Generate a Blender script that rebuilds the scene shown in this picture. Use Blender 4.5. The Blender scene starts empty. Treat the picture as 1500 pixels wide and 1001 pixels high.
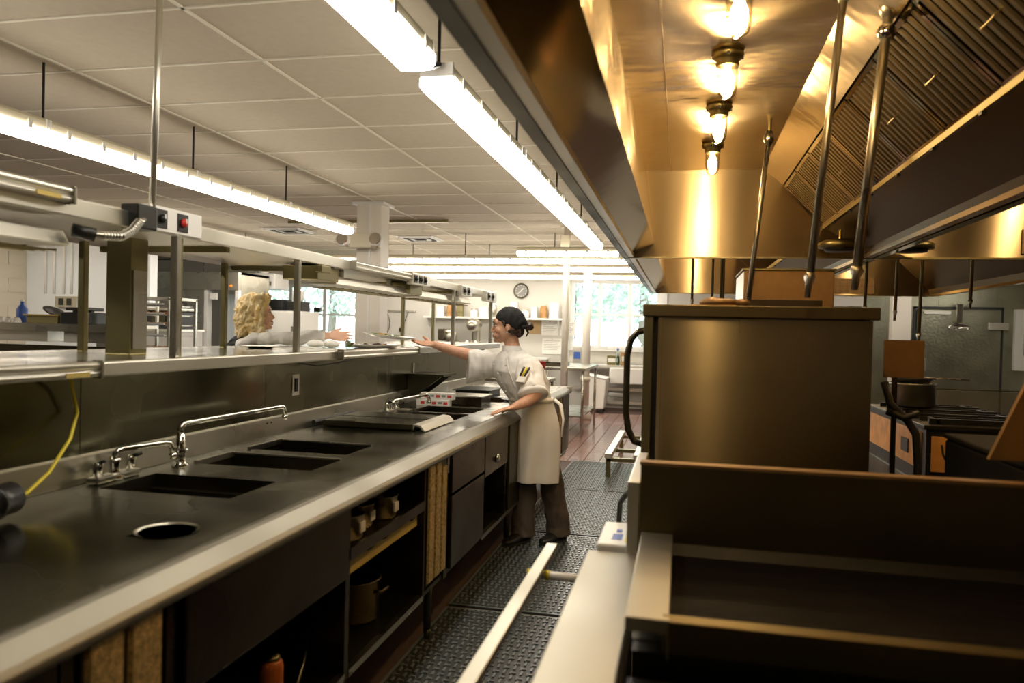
import bpy, math, random
from mathutils import Vector, Matrix, noise
random.seed(7)
C = bpy.context.scene.collection
SC = bpy.context.scene
PI = math.pi

# ------------------------------------------------------------------ camera, world, exposure
cam_d = bpy.data.cameras.new('camera'); cam = bpy.data.objects.new('camera', cam_d); C.objects.link(cam)
yaw, pitch, roll = 0.21723, -0.01454, 0.02403
F_ = Vector((-math.sin(yaw)*math.cos(pitch), math.cos(yaw)*math.cos(pitch), math.sin(pitch)))
R_ = Vector((math.cos(yaw), math.sin(yaw), 0)); U_ = R_.cross(F_)
cr, sr = math.cos(roll), math.sin(roll)
X_ = cr*R_ + sr*U_; Y_ = -sr*R_ + cr*U_
M_ = Matrix((X_, Y_, -F_)).transposed().to_4x4(); M_.translation = Vector((0, 0, 1.42))
cam.matrix_world = M_
cam_d.sensor_width = 36; cam_d.lens = 1124.9/1500*36; cam_d.clip_start = .02; cam_d.clip_end = 200
cam_d.dof.use_dof = True; cam_d.dof.focus_distance = 5.1; cam_d.dof.aperture_fstop = 2.6
SC.camera = cam
SC.view_settings.view_transform = 'Standard'; SC.view_settings.look = 'None'
SC.view_settings.gamma = 1; SC.view_settings.use_curve_mapping = False
SC.view_settings.exposure = 0.0
try:
    SC.cycles.use_denoising = True
    SC.cycles.max_bounces = 8; SC.cycles.diffuse_bounces = 4; SC.cycles.glossy_bounces = 4
    SC.cycles.transparent_max_bounces = 8; SC.cycles.sample_clamp_indirect = 4
    SC.cycles.caustics_refractive = False
except Exception: pass
world = bpy.data.worlds.new('world'); SC.world = world; world.use_nodes = True
wn = world.node_tree.nodes; wl = world.node_tree.links
bg = wn['Background']; bg.inputs[0].default_value = (0.88, 0.95, 1.0, 1); bg.inputs[1].default_value = 6.5
TUBE = 19.0     # fluorescent lens radiance
BULB = 260.0    # bulb radiance

# ------------------------------------------------------------------ materials
MATS = {}
def mat(name, col, rough=.5, metal=0.0, noise_amt=0, noise_scale=(20, 20, 20), bump=0, bump_scale=(30, 30, 30),
        aniso=0, tangent=(1, 0, 0), emit=None, estr=0, rough_var=0, spec=.5, col2=None, mixscale=6, coat=0, alpha=1):
    m = bpy.data.materials.new(name); m.use_nodes = True
    nt = m.node_tree; b = nt.nodes['Principled BSDF']; L = nt.links
    b.inputs['Base Color'].default_value = (*col, 1); b.inputs['Roughness'].default_value = rough
    b.inputs['Metallic'].default_value = metal; b.inputs['Specular IOR Level'].default_value = spec
    b.inputs['Coat Weight'].default_value = coat; b.inputs['Alpha'].default_value = alpha
    geo = nt.nodes.new('ShaderNodeNewGeometry')
    def nz(scale, detail=3):
        mp = nt.nodes.new('ShaderNodeVectorMath'); mp.operation = 'MULTIPLY'; mp.inputs[1].default_value = scale
        L.new(geo.outputs['Position'], mp.inputs[0])
        n = nt.nodes.new('ShaderNodeTexNoise'); n.inputs['Scale'].default_value = 1; n.inputs['Detail'].default_value = detail
        L.new(mp.outputs[0], n.inputs['Vector']); return n.outputs['Fac']
    if noise_amt or col2:
        f = nz(noise_scale if not col2 else (mixscale,)*3 if not isinstance(mixscale, tuple) else mixscale, 2)
        r = nt.nodes.new('ShaderNodeValToRGB'); r.color_ramp.elements[0].position = .28; r.color_ramp.elements[1].position = .72
        c2 = col2 if col2 else tuple(max(0, c*(1-noise_amt)) for c in col)
        r.color_ramp.elements[0].color = (*c2, 1); r.color_ramp.elements[1].color = (*col, 1)
        L.new(f, r.inputs[0]); L.new(r.outputs[0], b.inputs['Base Color'])
    if rough_var:
        f = nz((3, 3, 3), 1.5); mr = nt.nodes.new('ShaderNodeMapRange')
        mr.inputs['From Min'].default_value = .3; mr.inputs['From Max'].default_value = .7
        mr.inputs['To Min'].default_value = max(.03, rough-rough_var); mr.inputs['To Max'].default_value = min(1, rough+rough_var)
        L.new(f, mr.inputs[0]); L.new(mr.outputs[0], b.inputs['Roughness'])
    if bump:
        f = nz(bump_scale, 3); bp = nt.nodes.new('ShaderNodeBump'); bp.inputs['Strength'].default_value = bump
        bp.inputs['Distance'].default_value = .01; L.new(f, bp.inputs['Height']); L.new(bp.outputs[0], b.inputs['Normal'])
    if aniso:
        b.inputs['Anisotropic'].default_value = aniso
        t = nt.nodes.new('ShaderNodeCombineXYZ')
        for i in range(3): t.inputs[i].default_value = tangent[i]
        L.new(t.outputs[0], b.inputs['Tangent'])
    if emit:
        b.inputs['Emission Color'].default_value = (*emit, 1); b.inputs['Emission Strength'].default_value = estr
    MATS[name] = m; return m
STEEL = (.50, .475, .40)
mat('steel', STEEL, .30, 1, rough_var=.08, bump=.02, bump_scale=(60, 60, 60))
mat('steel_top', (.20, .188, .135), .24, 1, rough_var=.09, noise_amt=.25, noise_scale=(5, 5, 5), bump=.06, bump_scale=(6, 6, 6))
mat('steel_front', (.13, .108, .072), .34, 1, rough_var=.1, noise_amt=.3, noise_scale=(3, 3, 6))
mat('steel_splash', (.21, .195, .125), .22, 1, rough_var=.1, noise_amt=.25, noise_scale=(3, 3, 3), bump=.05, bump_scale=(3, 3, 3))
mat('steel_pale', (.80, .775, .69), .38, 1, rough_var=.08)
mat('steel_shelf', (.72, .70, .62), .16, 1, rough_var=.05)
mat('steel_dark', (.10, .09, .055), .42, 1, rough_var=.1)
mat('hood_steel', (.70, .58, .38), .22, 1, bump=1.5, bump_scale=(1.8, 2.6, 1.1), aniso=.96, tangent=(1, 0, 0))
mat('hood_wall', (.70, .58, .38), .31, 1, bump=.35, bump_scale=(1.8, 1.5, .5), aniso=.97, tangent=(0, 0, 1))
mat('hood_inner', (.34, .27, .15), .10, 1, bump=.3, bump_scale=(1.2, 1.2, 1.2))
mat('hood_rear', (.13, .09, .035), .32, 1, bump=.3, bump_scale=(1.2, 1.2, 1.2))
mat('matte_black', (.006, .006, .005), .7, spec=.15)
mat('slat_steel', (.22, .17, .09), .28, 1)
mat('steel_edge', (.20, .188, .15), .44, 1, rough_var=.05)
mat('steel_ledge', (.40, .38, .31), .42, 1, rough_var=.06)
mat('guard_steel', (.21, .17, .09), .40, 1, noise_amt=.3, noise_scale=(2, 2, 3))
mat('oven_steel', (.56, .47, .30), .25, 1, noise_amt=.2, noise_scale=(2, 2, 4), aniso=.98, tangent=(0, 0, 1), bump=.15, bump_scale=(1.8, 1.5, .5))
mat('griddle_plate', (.006, .005, .004), .42, 0, spec=.06, rough_var=.12, bump=.25, bump_scale=(5, 40, 5))
mat('chrome', (.85, .84, .80), .07, 1)
mat('bronze', (.30, .26, .13), .35, 1)
mat('black_metal', (.02, .02, .015), .4, .3)
mat('black_plastic', (.015, .015, .014), .35)
mat('black_rubber', (.030, .032, .030), .42, spec=.6)
mat('rubber_stud', (.15, .18, .18), .28, spec=1.0)
mat('ceiling_tile', (.62, .55, .435), .95, bump=.15, bump_scale=(150, 150, 150), noise_amt=.06)
mat('ceiling_grid', (.86, .82, .70), .6)
mat('wall_cream', (.62, .60, .545), .7, bump=.03)
mat('wall_white', (.80, .82, .84), .7)
mat('block_tile', (.62, .57, .46), .5)
mat('column_white', (.82, .77, .68), .5)
mat('white_paint', (.85, .84, .80), .4)
mat('housing', (.72, .66, .50), .45)
mat('white_plastic', (.90, .88, .83), .35)
mat('lens', (.9, .9, .9), .4, emit=(1.0, .91, .78), estr=TUBE)
mat('bulb', (1, .9, .7), .4, emit=(1.0, .68, .33), estr=BULB)
mat('floor_tile', (.36, .19, .15), .26, col2=(.28, .16, .14), mixscale=3, spec=1.0, coat=.3)
mat('grout', (.10, .06, .05), .7)
mat('skin', (.80, .47, .32), .5, col2=(.66, .34, .21), mixscale=30)
mat('skin_pale', (.90, .56, .40), .5, col2=(.85, .48, .33), mixscale=30)
mat('coat_cloth', (.90, .87, .82), .85, bump=.25, bump_scale=(9, 9, 5), noise_amt=.06, noise_scale=(4, 4, 3))
mat('apron_cloth', (.90, .84, .74), .9, bump=.2, bump_scale=(8, 8, 3), noise_amt=.12, noise_scale=(5, 5, 5))
mat('shirt_cloth', (.86, .84, .80), .8, bump=.25, bump_scale=(12, 12, 12))
mat('trouser_cloth', (.115, .088, .066), .9, bump=.3, bump_scale=(8, 8, 4))
mat('black_cloth', (.012, .012, .011), .85, bump=.2)
mat('dark_hair', (.035, .016, .009), .45, bump=.4, bump_scale=(120, 120, 30))
mat('blonde_hair', (.95, .82, .52), .5, bump=.5, bump_scale=(90, 90, 30), col2=(.80, .56, .20), mixscale=(22, 22, 9))
mat('eye_white', (.8, .78, .75), .2); mat('eye_dark', (.03, .02, .01), .2)
mat('lip', (.55, .20, .16), .4); mat('teeth', (.85, .82, .76), .3)
mat('yellow', (.75, .60, .02), .5); mat('orange_paint', (.62, .16, .03), .4)
mat('red', (.62, .03, .02), .45); mat('blue', (.05, .12, .45), .4)
mat('china', (.85, .83, .78), .15, coat=.5)
mat('green_food', (.22, .32, .05), .6, col2=(.05, .10, .02), mixscale=40); mat('orange_food', (.80, .30, .05), .5)
mat('dark_food', (.07, .035, .03), .5); mat('bread', (.62, .33, .12), .7, noise_amt=.4)
mat('paper', (.86, .84, .78), .8); mat('print_ink', (.26, .26, .25), .8); mat('red_print', (.65, .05, .05), .7)
mat('cork', (.52, .36, .18), .9, noise_amt=.3, noise_scale=(80, 80, 80))
mat('wood', (.55, .38, .20), .6, noise_amt=.3, noise_scale=(30, 3, 3))
mat('lamplit_copper', (.95, .46, .12), .5, 0, noise_amt=.3, noise_scale=(10, 10, 10))  # coppery door colour with the orange lamplight put into it
mat('brown_panel', (.34, .20, .08), .45, .5, noise_amt=.15)
mat('cooler_steel', (.46, .46, .35), .38, 1, bump=.5, bump_scale=(25, 25, 25), noise_amt=.35, noise_scale=(2.5, 2.5, 2.5))
mat('lamplit_mesh', (.85, .62, .26), .42, 1, bump=1, bump_scale=(260, 260, 260), noise_amt=.6, noise_scale=(90, 90, 90))  # the lamps' gold glint is put into this perforated metal's colour
mat('screen_mesh', (.30, .30, .26), .5, .6, alpha=.45)
mat('foliage', (.60, .70, .64), .8, noise_amt=.5, noise_scale=(5, 5, 5)); mat('bark', (.2, .17, .14), .9)
mat('lawn', (.35, .42, .28), .9, noise_amt=.2); mat('fence_white', (.85, .87, .90), .7)
mat('yellow_label', (.62, .46, .12), .6); mat('food_tray', (.78, .77, .73), .4)
mat('strip_curtain', (.72, .80, .86), .3); mat('dark_gap', (.01, .01, .01), .8)
def glass(name, tint=(1, 1, 1), gl=.10, rough=.02):
    m = bpy.data.materials.new(name); m.use_nodes = True; nt = m.node_tree; nt.nodes.clear()
    o = nt.nodes.new('ShaderNodeOutputMaterial'); mx = nt.nodes.new('ShaderNodeMixShader')
    t = nt.nodes.new('ShaderNodeBsdfTransparent'); g = nt.nodes.new('ShaderNodeBsdfGlossy')
    t.inputs[0].default_value = (*tint, 1); g.inputs['Roughness'].default_value = rough
    lw = nt.nodes.new('ShaderNodeLayerWeight'); lw.inputs[0].default_value = gl*3
    nt.links.new(lw.outputs['Facing'], mx.inputs[0]); nt.links.new(t.outputs[0], mx.inputs[1]); nt.links.new(g.outputs[0], mx.inputs[2])
    nt.links.new(mx.outputs[0], o.inputs[0]); MATS[name] = m
glass('jar_glass', (1, .97, .9), .12); glass('window_glass', (.97, 1, 1), .05); glass('bottle_glass', (.75, .85, .8), .15)

# ------------------------------------------------------------------ mesh helpers
class G:
    def __init__(s): s.v = []; s.f = []
    def add(s, vs, fs):
        n = len(s.v); s.v += [tuple(v) for v in vs]; s.f += [tuple(i+n for i in f) for f in fs]; return s
    def box(s, x0, x1, y0, y1, z0, z1, M=None):
        if x0 > x1: x0, x1 = x1, x0
        if y0 > y1: y0, y1 = y1, y0
        if z0 > z1: z0, z1 = z1, z0
        vs = [Vector(p) for p in ((x0,y0,z0),(x1,y0,z0),(x1,y1,z0),(x0,y1,z0),(x0,y0,z1),(x1,y0,z1),(x1,y1,z1),(x0,y1,z1))]
        if M: vs = [M @ v for v in vs]
        return s.add(vs, [(0,3,2,1),(4,5,6,7),(0,1,5,4),(1,2,6,5),(2,3,7,6),(3,0,4,7)])
    def rings(s, rings, cap=True, closed=True):
        n = len(rings[0]); base = len(s.v)
        for r in rings: s.v += [tuple(p) for p in r]
        for i in range(len(rings)-1):
            for j in range(n if closed else n-1):
                a = base+i*n+j; b = base+i*n+(j+1) % n
                s.f.append((a, b, b+n, a+n))
        if cap:
            s.f.append(tuple(base+j for j in reversed(range(n)))); s.f.append(tuple(base+(len(rings)-1)*n+j for j in range(n)))
        return s
    def tube(s, pts, r, n=10, cap=True):
        pts = [Vector(p) for p in pts]; rs = r if isinstance(r, (list, tuple)) else [r]*len(pts)
        t = (pts[1]-pts[0]).normalized(); up = Vector((0, 0, 1)) if abs(t.z) < .9 else Vector((1, 0, 0))
        a = t.cross(up).normalized(); rr = []
        for i, p in enumerate(pts):
            d = (pts[min(i+1, len(pts)-1)]-pts[max(i-1, 0)]).normalized()
            a = (a-d*a.dot(d)).normalized(); b = d.cross(a)
            k = rs[i]; kx, ky = k if isinstance(k, tuple) else (k, k)
            rr.append([p+a*math.cos(2*PI*j/n)*kx+b*math.sin(2*PI*j/n)*ky for j in range(n)])
        return s.rings(rr, cap)
    def lathe(s, prof, c=(0, 0, 0), n=20, M=None, cap=True):
        rr = []
        for r, z in prof:
            ring = [Vector((r*math.cos(2*PI*j/n), r*math.sin(2*PI*j/n), z)) for j in range(n)]
            if M: ring = [M @ p for p in ring]
            rr.append([p+Vector(c) for p in ring])
        return s.rings(rr, cap)
    def prism(s, poly, axis, lo, hi):
        def P(a, b, t): return {'x': (t, a, b), 'y': (a, t, b), 'z': (a, b, t)}[axis]
        return s.rings([[P(a, b, lo) for a, b in poly], [P(a, b, hi) for a, b in poly]])
    def ball(s, c, r, n=10, m=7, M=None):
        rx, ry, rz = r if isinstance(r, tuple) else (r, r, r)
        rr = []
        for i in range(m+1):
            th = -PI/2+PI*(i+.02*(i == 0)-.02*(i == m))/m
            ring = [Vector((rx*math.cos(th)*math.cos(2*PI*j/n), ry*math.cos(th)*math.sin(2*PI*j/n), rz*math.sin(th))) for j in range(n)]
            if M: ring = [M @ p for p in ring]
            rr.append([p+Vector(c) for p in ring])
        return s.rings(rr)
    def mesh(s, name, smooth=False):
        me = bpy.data.meshes.new(name); me.from_pydata(s.v, [], s.f); me.validate()
        import bmesh
        bm = bmesh.new(); bm.from_mesh(me); bmesh.ops.recalc_face_normals(bm, faces=bm.faces); bm.to_mesh(me); bm.free()
        if smooth:
            for p in me.polygons: p.use_smooth = True
        return me
def part(name, g, m, parent=None, smooth=False, bevel=0, kind=None, label=None, auto=False):
    o = bpy.data.objects.new(name, g.mesh(name, smooth)); C.objects.link(o)
    o.data.materials.append(MATS[m])
    if parent: o.parent = parent
    if bevel:
        b = o.modifiers.new('bevel', 'BEVEL'); b.width = bevel; b.segments = 2; b.limit_method = 'ANGLE'
    if auto:
        e = o.modifiers.new('split', 'EDGE_SPLIT'); e.split_angle = math.radians(35)
        for p in o.data.polygons: p.use_smooth = True
    if kind: o['kind'] = kind
    if label: o['label'] = label
    return o
def tag(o, label, cat, group=None):
    o['label'] = label; o['category'] = cat
    if group: o['group'] = group
    return o
def thing(name, label, cat, group=None):
    o = bpy.data.objects.new(name, None); C.objects.link(o); o.empty_display_size = .05
    return tag(o, label, cat, group)
def struct(name, g, m, parent=None, **k): return part(name, g, m, parent, kind='structure' if not parent else None, **k)
def kids(o): return [c for c in bpy.data.objects if c.parent == o]
def dup(root, loc, label=None, group=None, rz=0, cat=None):
    def cp(o, par):
        c = o.copy(); C.objects.link(c)
        if par: c.parent = par
        for k in list(o.children): cp(k, c)
        return c
    r = cp(root, None); r.location = loc; r.rotation_euler = (0, 0, rz)
    if label: r['label'] = label
    if group: r['group'] = group
    return r

# ------------------------------------------------------------------ the room
YF, YB, XL, XR, H = 14.6, -4.0, -12.5, 6.5, 2.80
g = G().box(XL, XR, YB, YF, -.1, 0); floor = struct('floor', g, 'grout')
tp = .172; tm = None
for i in range(10):
    for j in range(30):
        x = -1.62+i*tp; y = 8.40+j*tp
        if tm is None:
            q = G(); w = tp/2-.004
            q.rings([[(-w, -w, 0), (w, -w, 0), (w, w, 0), (-w, w, 0)], [(-w+.001, -w+.001, .006), (w-.001, -w+.001, .006), (w-.001, w-.001, .006), (-w+.001, w-.001, .006)]])
            t = part('tile', q, 'floor_tile', floor); tm = t.data; t.location = (x, y, 0)
        else:
            t = bpy.data.objects.new('tile', tm); C.objects.link(t); t.parent = floor; t.location = (x, y, 0)
struct('ceiling', G().box(XL, XR, YB, YF+.2, H+.03, H+.15), 'ceiling_grid'); ceiling = bpy.data.objects['ceiling']
cx, cy = 1.145, .655; tm = None
xs = [-10.19+cx*i for i in range(10)]; ys = [.37+cy*j for j in range(22)]
for i in range(9):
    for j in range(21):
        if tm is None:
            t = part('ceiling_tile', G().box(-cx/2+.008, cx/2-.008, -cy/2+.008, cy/2-.008, 0, .015), 'ceiling_tile', ceiling); tm = t.data
        else:
            t = bpy.data.objects.new('ceiling_tile', tm); C.objects.link(t); t.parent = ceiling
        t.location = (xs[i]+cx/2, ys[j]+cy/2, H+.003)
for x in xs: part('grid_bar', G().box(x-.009, x+.009, ys[0], YF, H-.004, H+.03), 'ceiling_grid', ceiling)
for y in ys: part('grid_bar', G().box(xs[0], xs[-1], y-.009, y+.009, H-.004, H+.03), 'ceiling_grid', ceiling)
part('ceiling_field', G().box(xs[-1]+.01, XR, YB, YF, H, H+.03).box(XL, xs[0]-.01, YB, YF, H, H+.03).box(xs[0], xs[-1], YB, ys[0]-.01, H, H+.03), 'ceiling_tile', ceiling)
# back wall with two window openings
W1 = (-8.75, -6.45, 1.03, 2.28); W2 = (-2.10, -.40, 1.10, 2.42)
g = G()
def wall_cells(g, x0, x1, holes, z1=H+.03, y0=YF, y1=YF+.18):
    xs_ = sorted({x0, x1, *[h[0] for h in holes], *[h[1] for h in holes]})
    for a, b in zip(xs_, xs_[1:]):
        hh = [h for h in holes if h[0] <= a and h[1] >= b]
        if hh: g.box(a, b, y0, y1, 0, hh[0][2]); g.box(a, b, y0, y1, hh[0][3], z1)
        else: g.box(a, b, y0, y1, 0, z1)
wall_cells(g, XL, XR, [W1, W2]); struct('wall_back', g, 'wall_cream')
struct('wall_left', G().box(XL-.15, XL, YB, YF, 0, H+.03), 'wall_white')
struct('wall_right', G().box(XR, XR+.15, YB, YF, 0, H+.03), 'wall_cream')
struct('wall_front', G().box(XL, XR, YB-.15, YB, 0, H+.03), 'wall_cream')
# block wall and painted wall of the left bay
bw = struct('wall_divider', G().box(-9.55, -7.45, 9.62, 9.78, 0, H), 'wall_white')
g = G()
for r in range(14):
    for c in range(7):
        y0 = 6.9+c*.4+(.2 if r % 2 else 0)-.2
        g.box(-9.62, -9.555+.003, y0+.004, y0+.396, .2*r+.004, .2*r+.196)
wl_ = struct('wall_side', G().box(-9.75, -9.56, 4.0, 9.78, 0, H), 'block_tile')
part('block', g, 'block_tile', wl_, kind='stuff')
# windows
def window(name, W, cols, rows):
    x0, x1, z0, z1 = W; y = YF+.05
    f = struct(name, G().box(x0, x1, y, y+.08, z0, z0+.07).box(x0, x1, y, y+.08, z1-.07, z1).box(x0, x0+.07, y, y+.08, z0+.07, z1-.07).box(x1-.07, x1, y, y+.08, z0+.07, z1-.07), 'white_paint')
    w = (x1-x0)/cols; h = (z1-z0)/rows
    for i in range(1, cols): part('mullion', G().box(x0+i*w-.035, x0+i*w+.035, y, y+.07, z0+.07, z1-.07), 'white_paint', f)
    for i in range(cols):
        for j in range(rows):
            a, b = x0+i*w+.04, x0+(i+1)*w-.04
            if j: part('glazing_bar', G().box(a, b, y+.01, y+.06, z0+j*h-.018, z0+j*h+.018), 'white_paint', f)
            part('pane', G().box(a, b, y+.03, y+.036, z0+j*h+.02, z0+(j+1)*h-.02), 'window_glass', f)
    part('sill', G().box(x0-.06, x1+.06, YF-.06, YF+.05, z0-.03, z0), 'white_paint', f)
    return f
window('window_1', W1, 3, 2); window('window_2', W2, 3, 2)
struct('trim_1', G().box(-6.45, -6.25, YF-.03, YF, .9, 2.6).box(-8.95, -8.75, YF-.03, YF, .9, 2.6), 'white_paint')
struct('trim_2', G().box(-.40, -.28, YF-.03, YF, .9, 2.6).box(-2.22, -2.10, YF-.03, YF, .9, 2.6), 'white_paint')
# outside: lawn, fence, trees
struct('ground', G().box(-40, 30, YF+.3, 60, -.12, -.05), 'lawn')
for k, (fx, n) in enumerate(((-17, 24), (-4.5, 20))):
    fe = thing('picket_fence', 'white picket fence outside the %s window' % ('left' if k == 0 else 'right'), 'fence')
    pk = None
    for i in range(n):
        if pk is None:
            pk = part('picket', G().prism([(-.13, 0), (.13, 0), (.13, 1.0), (.16, 1.05), (.06, 1.14), (.09, 1.2), (0, 1.32), (-.09, 1.2), (-.06, 1.14), (-.16, 1.05), (-.13, 1.0)], 'y', 0, .05), 'fence_white', fe); p = pk
        else: p = bpy.data.objects.new('picket', pk.data); C.objects.link(p); p.parent = fe
        p.location = (fx+i*.34, 19+k, -.05)
    part('rail', G().box(fx, fx+n*.34, 19.06+k, 19.1+k, .3, .4).box(fx, fx+n*.34, 19.06+k, 19.1+k, .8, .9), 'fence_white', fe)
def tree(x, y, h, lab, seed):
    random.seed(seed)
    t = thing('tree', lab, 'tree', None)
    part('trunk', G().tube([(x, y, -.05), (x+.1, y, h*.4), (x-.1, y+.1, h*.85)], [.18, .13, .05], 8), 'bark', t, True)
    g = G()
    for i in range(3400):
        a = random.random()*2*PI; r = random.random()**.6*1.9; z = h*.32+random.random()*h*.68
        c = Vector((x+math.cos(a)*r, y+math.sin(a)*r, z)); s = .06+random.random()*.09
        u = Vector((random.uniform(-1, 1), random.uniform(-1, 1), random.uniform(-1, 1))).normalized(); v = u.cross(Vector((.3, .5, .8))).normalized()
        g.add([c-u*s, c+v*s*.5, c+u*s, c-v*s*.5], [(0, 1, 2, 3)])
    part('crown', g, 'foliage', t, kind='stuff')
tree(-15.5, 25, 6, 'leafy tree outside the left edge of the left window', 1); tree(-11.6, 24, 5.4, 'leafy tree outside the middle of the left window', 2)
tree(-8.6, 26, 6.2, 'leafy tree outside the right edge of the left window', 3); tree(-3.6, 25, 6, 'leafy tree outside the left side of the right window', 4)
tree(-1.2, 23, 5.5, 'leafy tree outside the right side of the right window', 5)

# columns
c = thing('square_column', 'white square column with emergency light behind the pass', 'column')
part('shaft', G().box(-3.55, -3.26, 7.95, 8.2, 0, H), 'column_white', c, bevel=.01)
part('corner_strip', G().box(-3.40, -3.375, 7.93, 7.95, 0, H), 'white_paint', c)
part('collar', G().box(-3.59, -3.22, 7.91, 8.24, H-.03, H), 'white_paint', c)
e = thing('emergency_light', 'twin-head emergency light on the white square column', 'light')
part('body', G().box(-3.56, -3.30, 7.80, 7.93, 2.28, 2.44), 'housing', e, bevel=.012)
for sx, lb in ((-3.62, 'left'), (-3.24, 'right')):
    hd = part('lamp_head', G().lathe([(.075, 0), (.075, .03), (.05, .09), (.02, .11)], (sx, 7.74, 2.37), 16, Matrix.Rotation(-PI/2-.3, 4, 'X')), 'white_plastic', e, True)
    part('lamp_lens', G().lathe([(.065, -.012), (.068, .002)], (sx, 7.735, 2.368), 16, Matrix.Rotation(-PI/2-.3, 4, 'X')), 'chrome', hd)
    part('bracket', G().box(sx-.012, sx+.012, 7.8, 7.86, 2.29, 2.34), 'housing', e)
for (x, y, r, lb, nm) in ((-1.50, 10.0, .042, 'slim cream steel pole rising from the far end of the steel counter', 1), (-1.50, 12.35, .068, 'thick white pipe column in front of the far right window', 2)):
    p = thing('pole_column', lb, 'column')
    part('shaft', G().lathe([(r, 0), (r, H)], (x, y, 0), 18), 'column_white', p, True)
    part('flange', G().lathe([(r+.045, 0), (r+.045, .02)], (x, y, H-.02), 18), 'housing', p)
    if nm == 1: part('junction_box', G().box(x-.07, x+.05, y-.1, y-.04, 2.5, 2.68), 'housing', p, bevel=.006); part('conduit', G().tube([(x+.04, y-.06, 2.5), (x+.05, y-.05, 1.5), (x+.04, y-.05, .9)], .012), 'housing', p)
    else:
        part('clamp', G().lathe([(r+.012, 0), (r+.012, .08)], (x, y, .62), 18), 'housing', p, True)
        part('branch_pipe', G().tube([(x, y-.02, .13), (x-.3, y-.02, .13), (x-.3, y-.02, .02)], .04, 12), 'column_white', p, True)
        part('base', G().lathe([(r+.02, 0), (r+.05, .02), (r+.03, .12), (r, .16)], (x, y, 0), 18), 'column_white', p, True)

# ------------------------------------------------------------------ fluorescent fixtures
def fixture_proto(Lg):
    t = thing('fluorescent_fixture', '', 'light')
    # runs along +Y from 0 to Lg, lens bottom at z=0
    part('housing', G().prism([(-.068, .0565), (.068, .0565), (.066, .10), (.05, .118), (-.05, .118), (-.066, .10)], 'y', 0, Lg), 'housing', t, bevel=.004)
    part('lens', G().prism([(-.074, .056), (-.074, .024), (-.058, .004), (-.02, 0), (.02, 0), (.058, .004), (.074, .024), (.074, .056)], 'y', .003, Lg-.003), 'lens', t)
    for k in range(5):
        y = .12+(Lg-.24)*k/4
        for q in (-1, 1): part('clip', G().box(.0745*q, .080*q, y-.012, y+.012, .038, .085), 'white_plastic', t)
    for y in (0, Lg): part('end_cap', G().box(-.070, .070, y-.008, y+.008, .057, .114), 'white_plastic', t, bevel=.004)
    g = G().tube([(0, Lg*.5, .118), (0, Lg*.5, .40)], .006, 6)
    part('hanger', G().tube([(0, .02, .118), (0, .02, H-2.37)], .007, 6), 'black_metal', t)
    return t
fp = fixture_proto(1.28); fr = fixture_proto(1.44)
rowL = [('second', )]
first = {'fp': True, 'fr': True}
def fix(proto, loc, label, group=None, rz=0):
    key = 'fp' if proto is fp else 'fr'
    if first[key]:
        first[key] = False; proto.location = loc; proto.rotation_euler = (0, 0, rz); proto['label'] = label
        if group: proto['group'] = group
        return proto
    return dup(proto, loc, label, group, rz)
ordL = ['cut by the left edge of the picture', 'second from the picture edge', 'crossed by the thin ceiling rod', 'third from its far end', 'second from its far end', 'at its far end']
for i in range(5):
    fix(fp, (-3.39, .875+1.30*i+.01, 2.37), 'fluorescent fixture in the row above the pass, '+(['cut by the left edge of the picture', 'its end next to the picture edge', 'crossed by the thin ceiling rod', 'second from the far end', 'at the far end nearest the square column'][i]), 'fluorescent row above the pass')
for i, (y, s) in enumerate(((1.27, 'the largest and nearest'), (2.95, 'second from the near end'), (4.44, 'third from the near end'), (5.93, 'fourth from the near end'), (7.42, 'at the far end'))):
    fix(fr, (-.985, y, 2.37), 'lit fluorescent fixture in the row beside the hood, '+s, 'fluorescent row beside the hood')
part('cord', G().tube([(-1.0, 2.71, 2.48), (-1.03, 2.76, 2.44), (-.98, 2.82, 2.42), (-.96, 2.90, 2.46)], .012, 8), 'black_plastic', None); o = bpy.data.objects['cord']; tag(o, 'black power plug and cord joining the two nearest fixtures beside the hood', 'cord')
for i in range(3): fix(fp, (-6.5, 7.9+1.3*i, 2.37), 'lit fluorescent fixture seen under the pass top, '+('nearest of three', 'middle of three', 'farthest of three')[i]+' in its row', 'fluorescent row in the left bay')
fix(fr, (-7.72, 8.3, 2.37), 'lit fluorescent fixture seen at far left under the pass top, crosswise', 'cross fixtures', rz=PI/2)
fix(fp, (-.80, 9.65, 2.37), 'single crosswise fluorescent fixture hanging over the slim pole', 'cross fixtures', rz=PI/2)
fix(fp, (5.2, 12.6, 2.37), 'fluorescent fixture before the cooler door, right one', 'cross fixtures', rz=PI/2); fix(fp, (3.2, 12.6, 2.37), 'fluorescent fixture before the cooler door, left one', 'cross fixtures', rz=PI/2)
fix(fp, (-8.4, 6.4, 2.37), 'added fluorescent fixture over the high service counter, unseen, brightening the left bay', 'cross fixtures', rz=PI/2); fix(fp, (-8.4, 4.6, 2.37), 'added fluorescent fixture in front of the service counter, unseen, brightening the left bay', 'cross fixtures', rz=PI/2)  # both added out of view to brighten the left bay
for r, (yy, nm) in enumerate(((10.65, 'nearest'), (12.05, 'middle'), (13.8, 'rearmost'))):
    for i in range(4):
        fix(fp, (-.45-1.3*i, yy, 2.37), 'lit crosswise fluorescent fixture in the %s of three far rows, %s' % (nm, ('rightmost', 'second from the right', 'third from the right', 'leftmost')[i]), 'far crosswise fluorescent rows', rz=PI/2)
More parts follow.
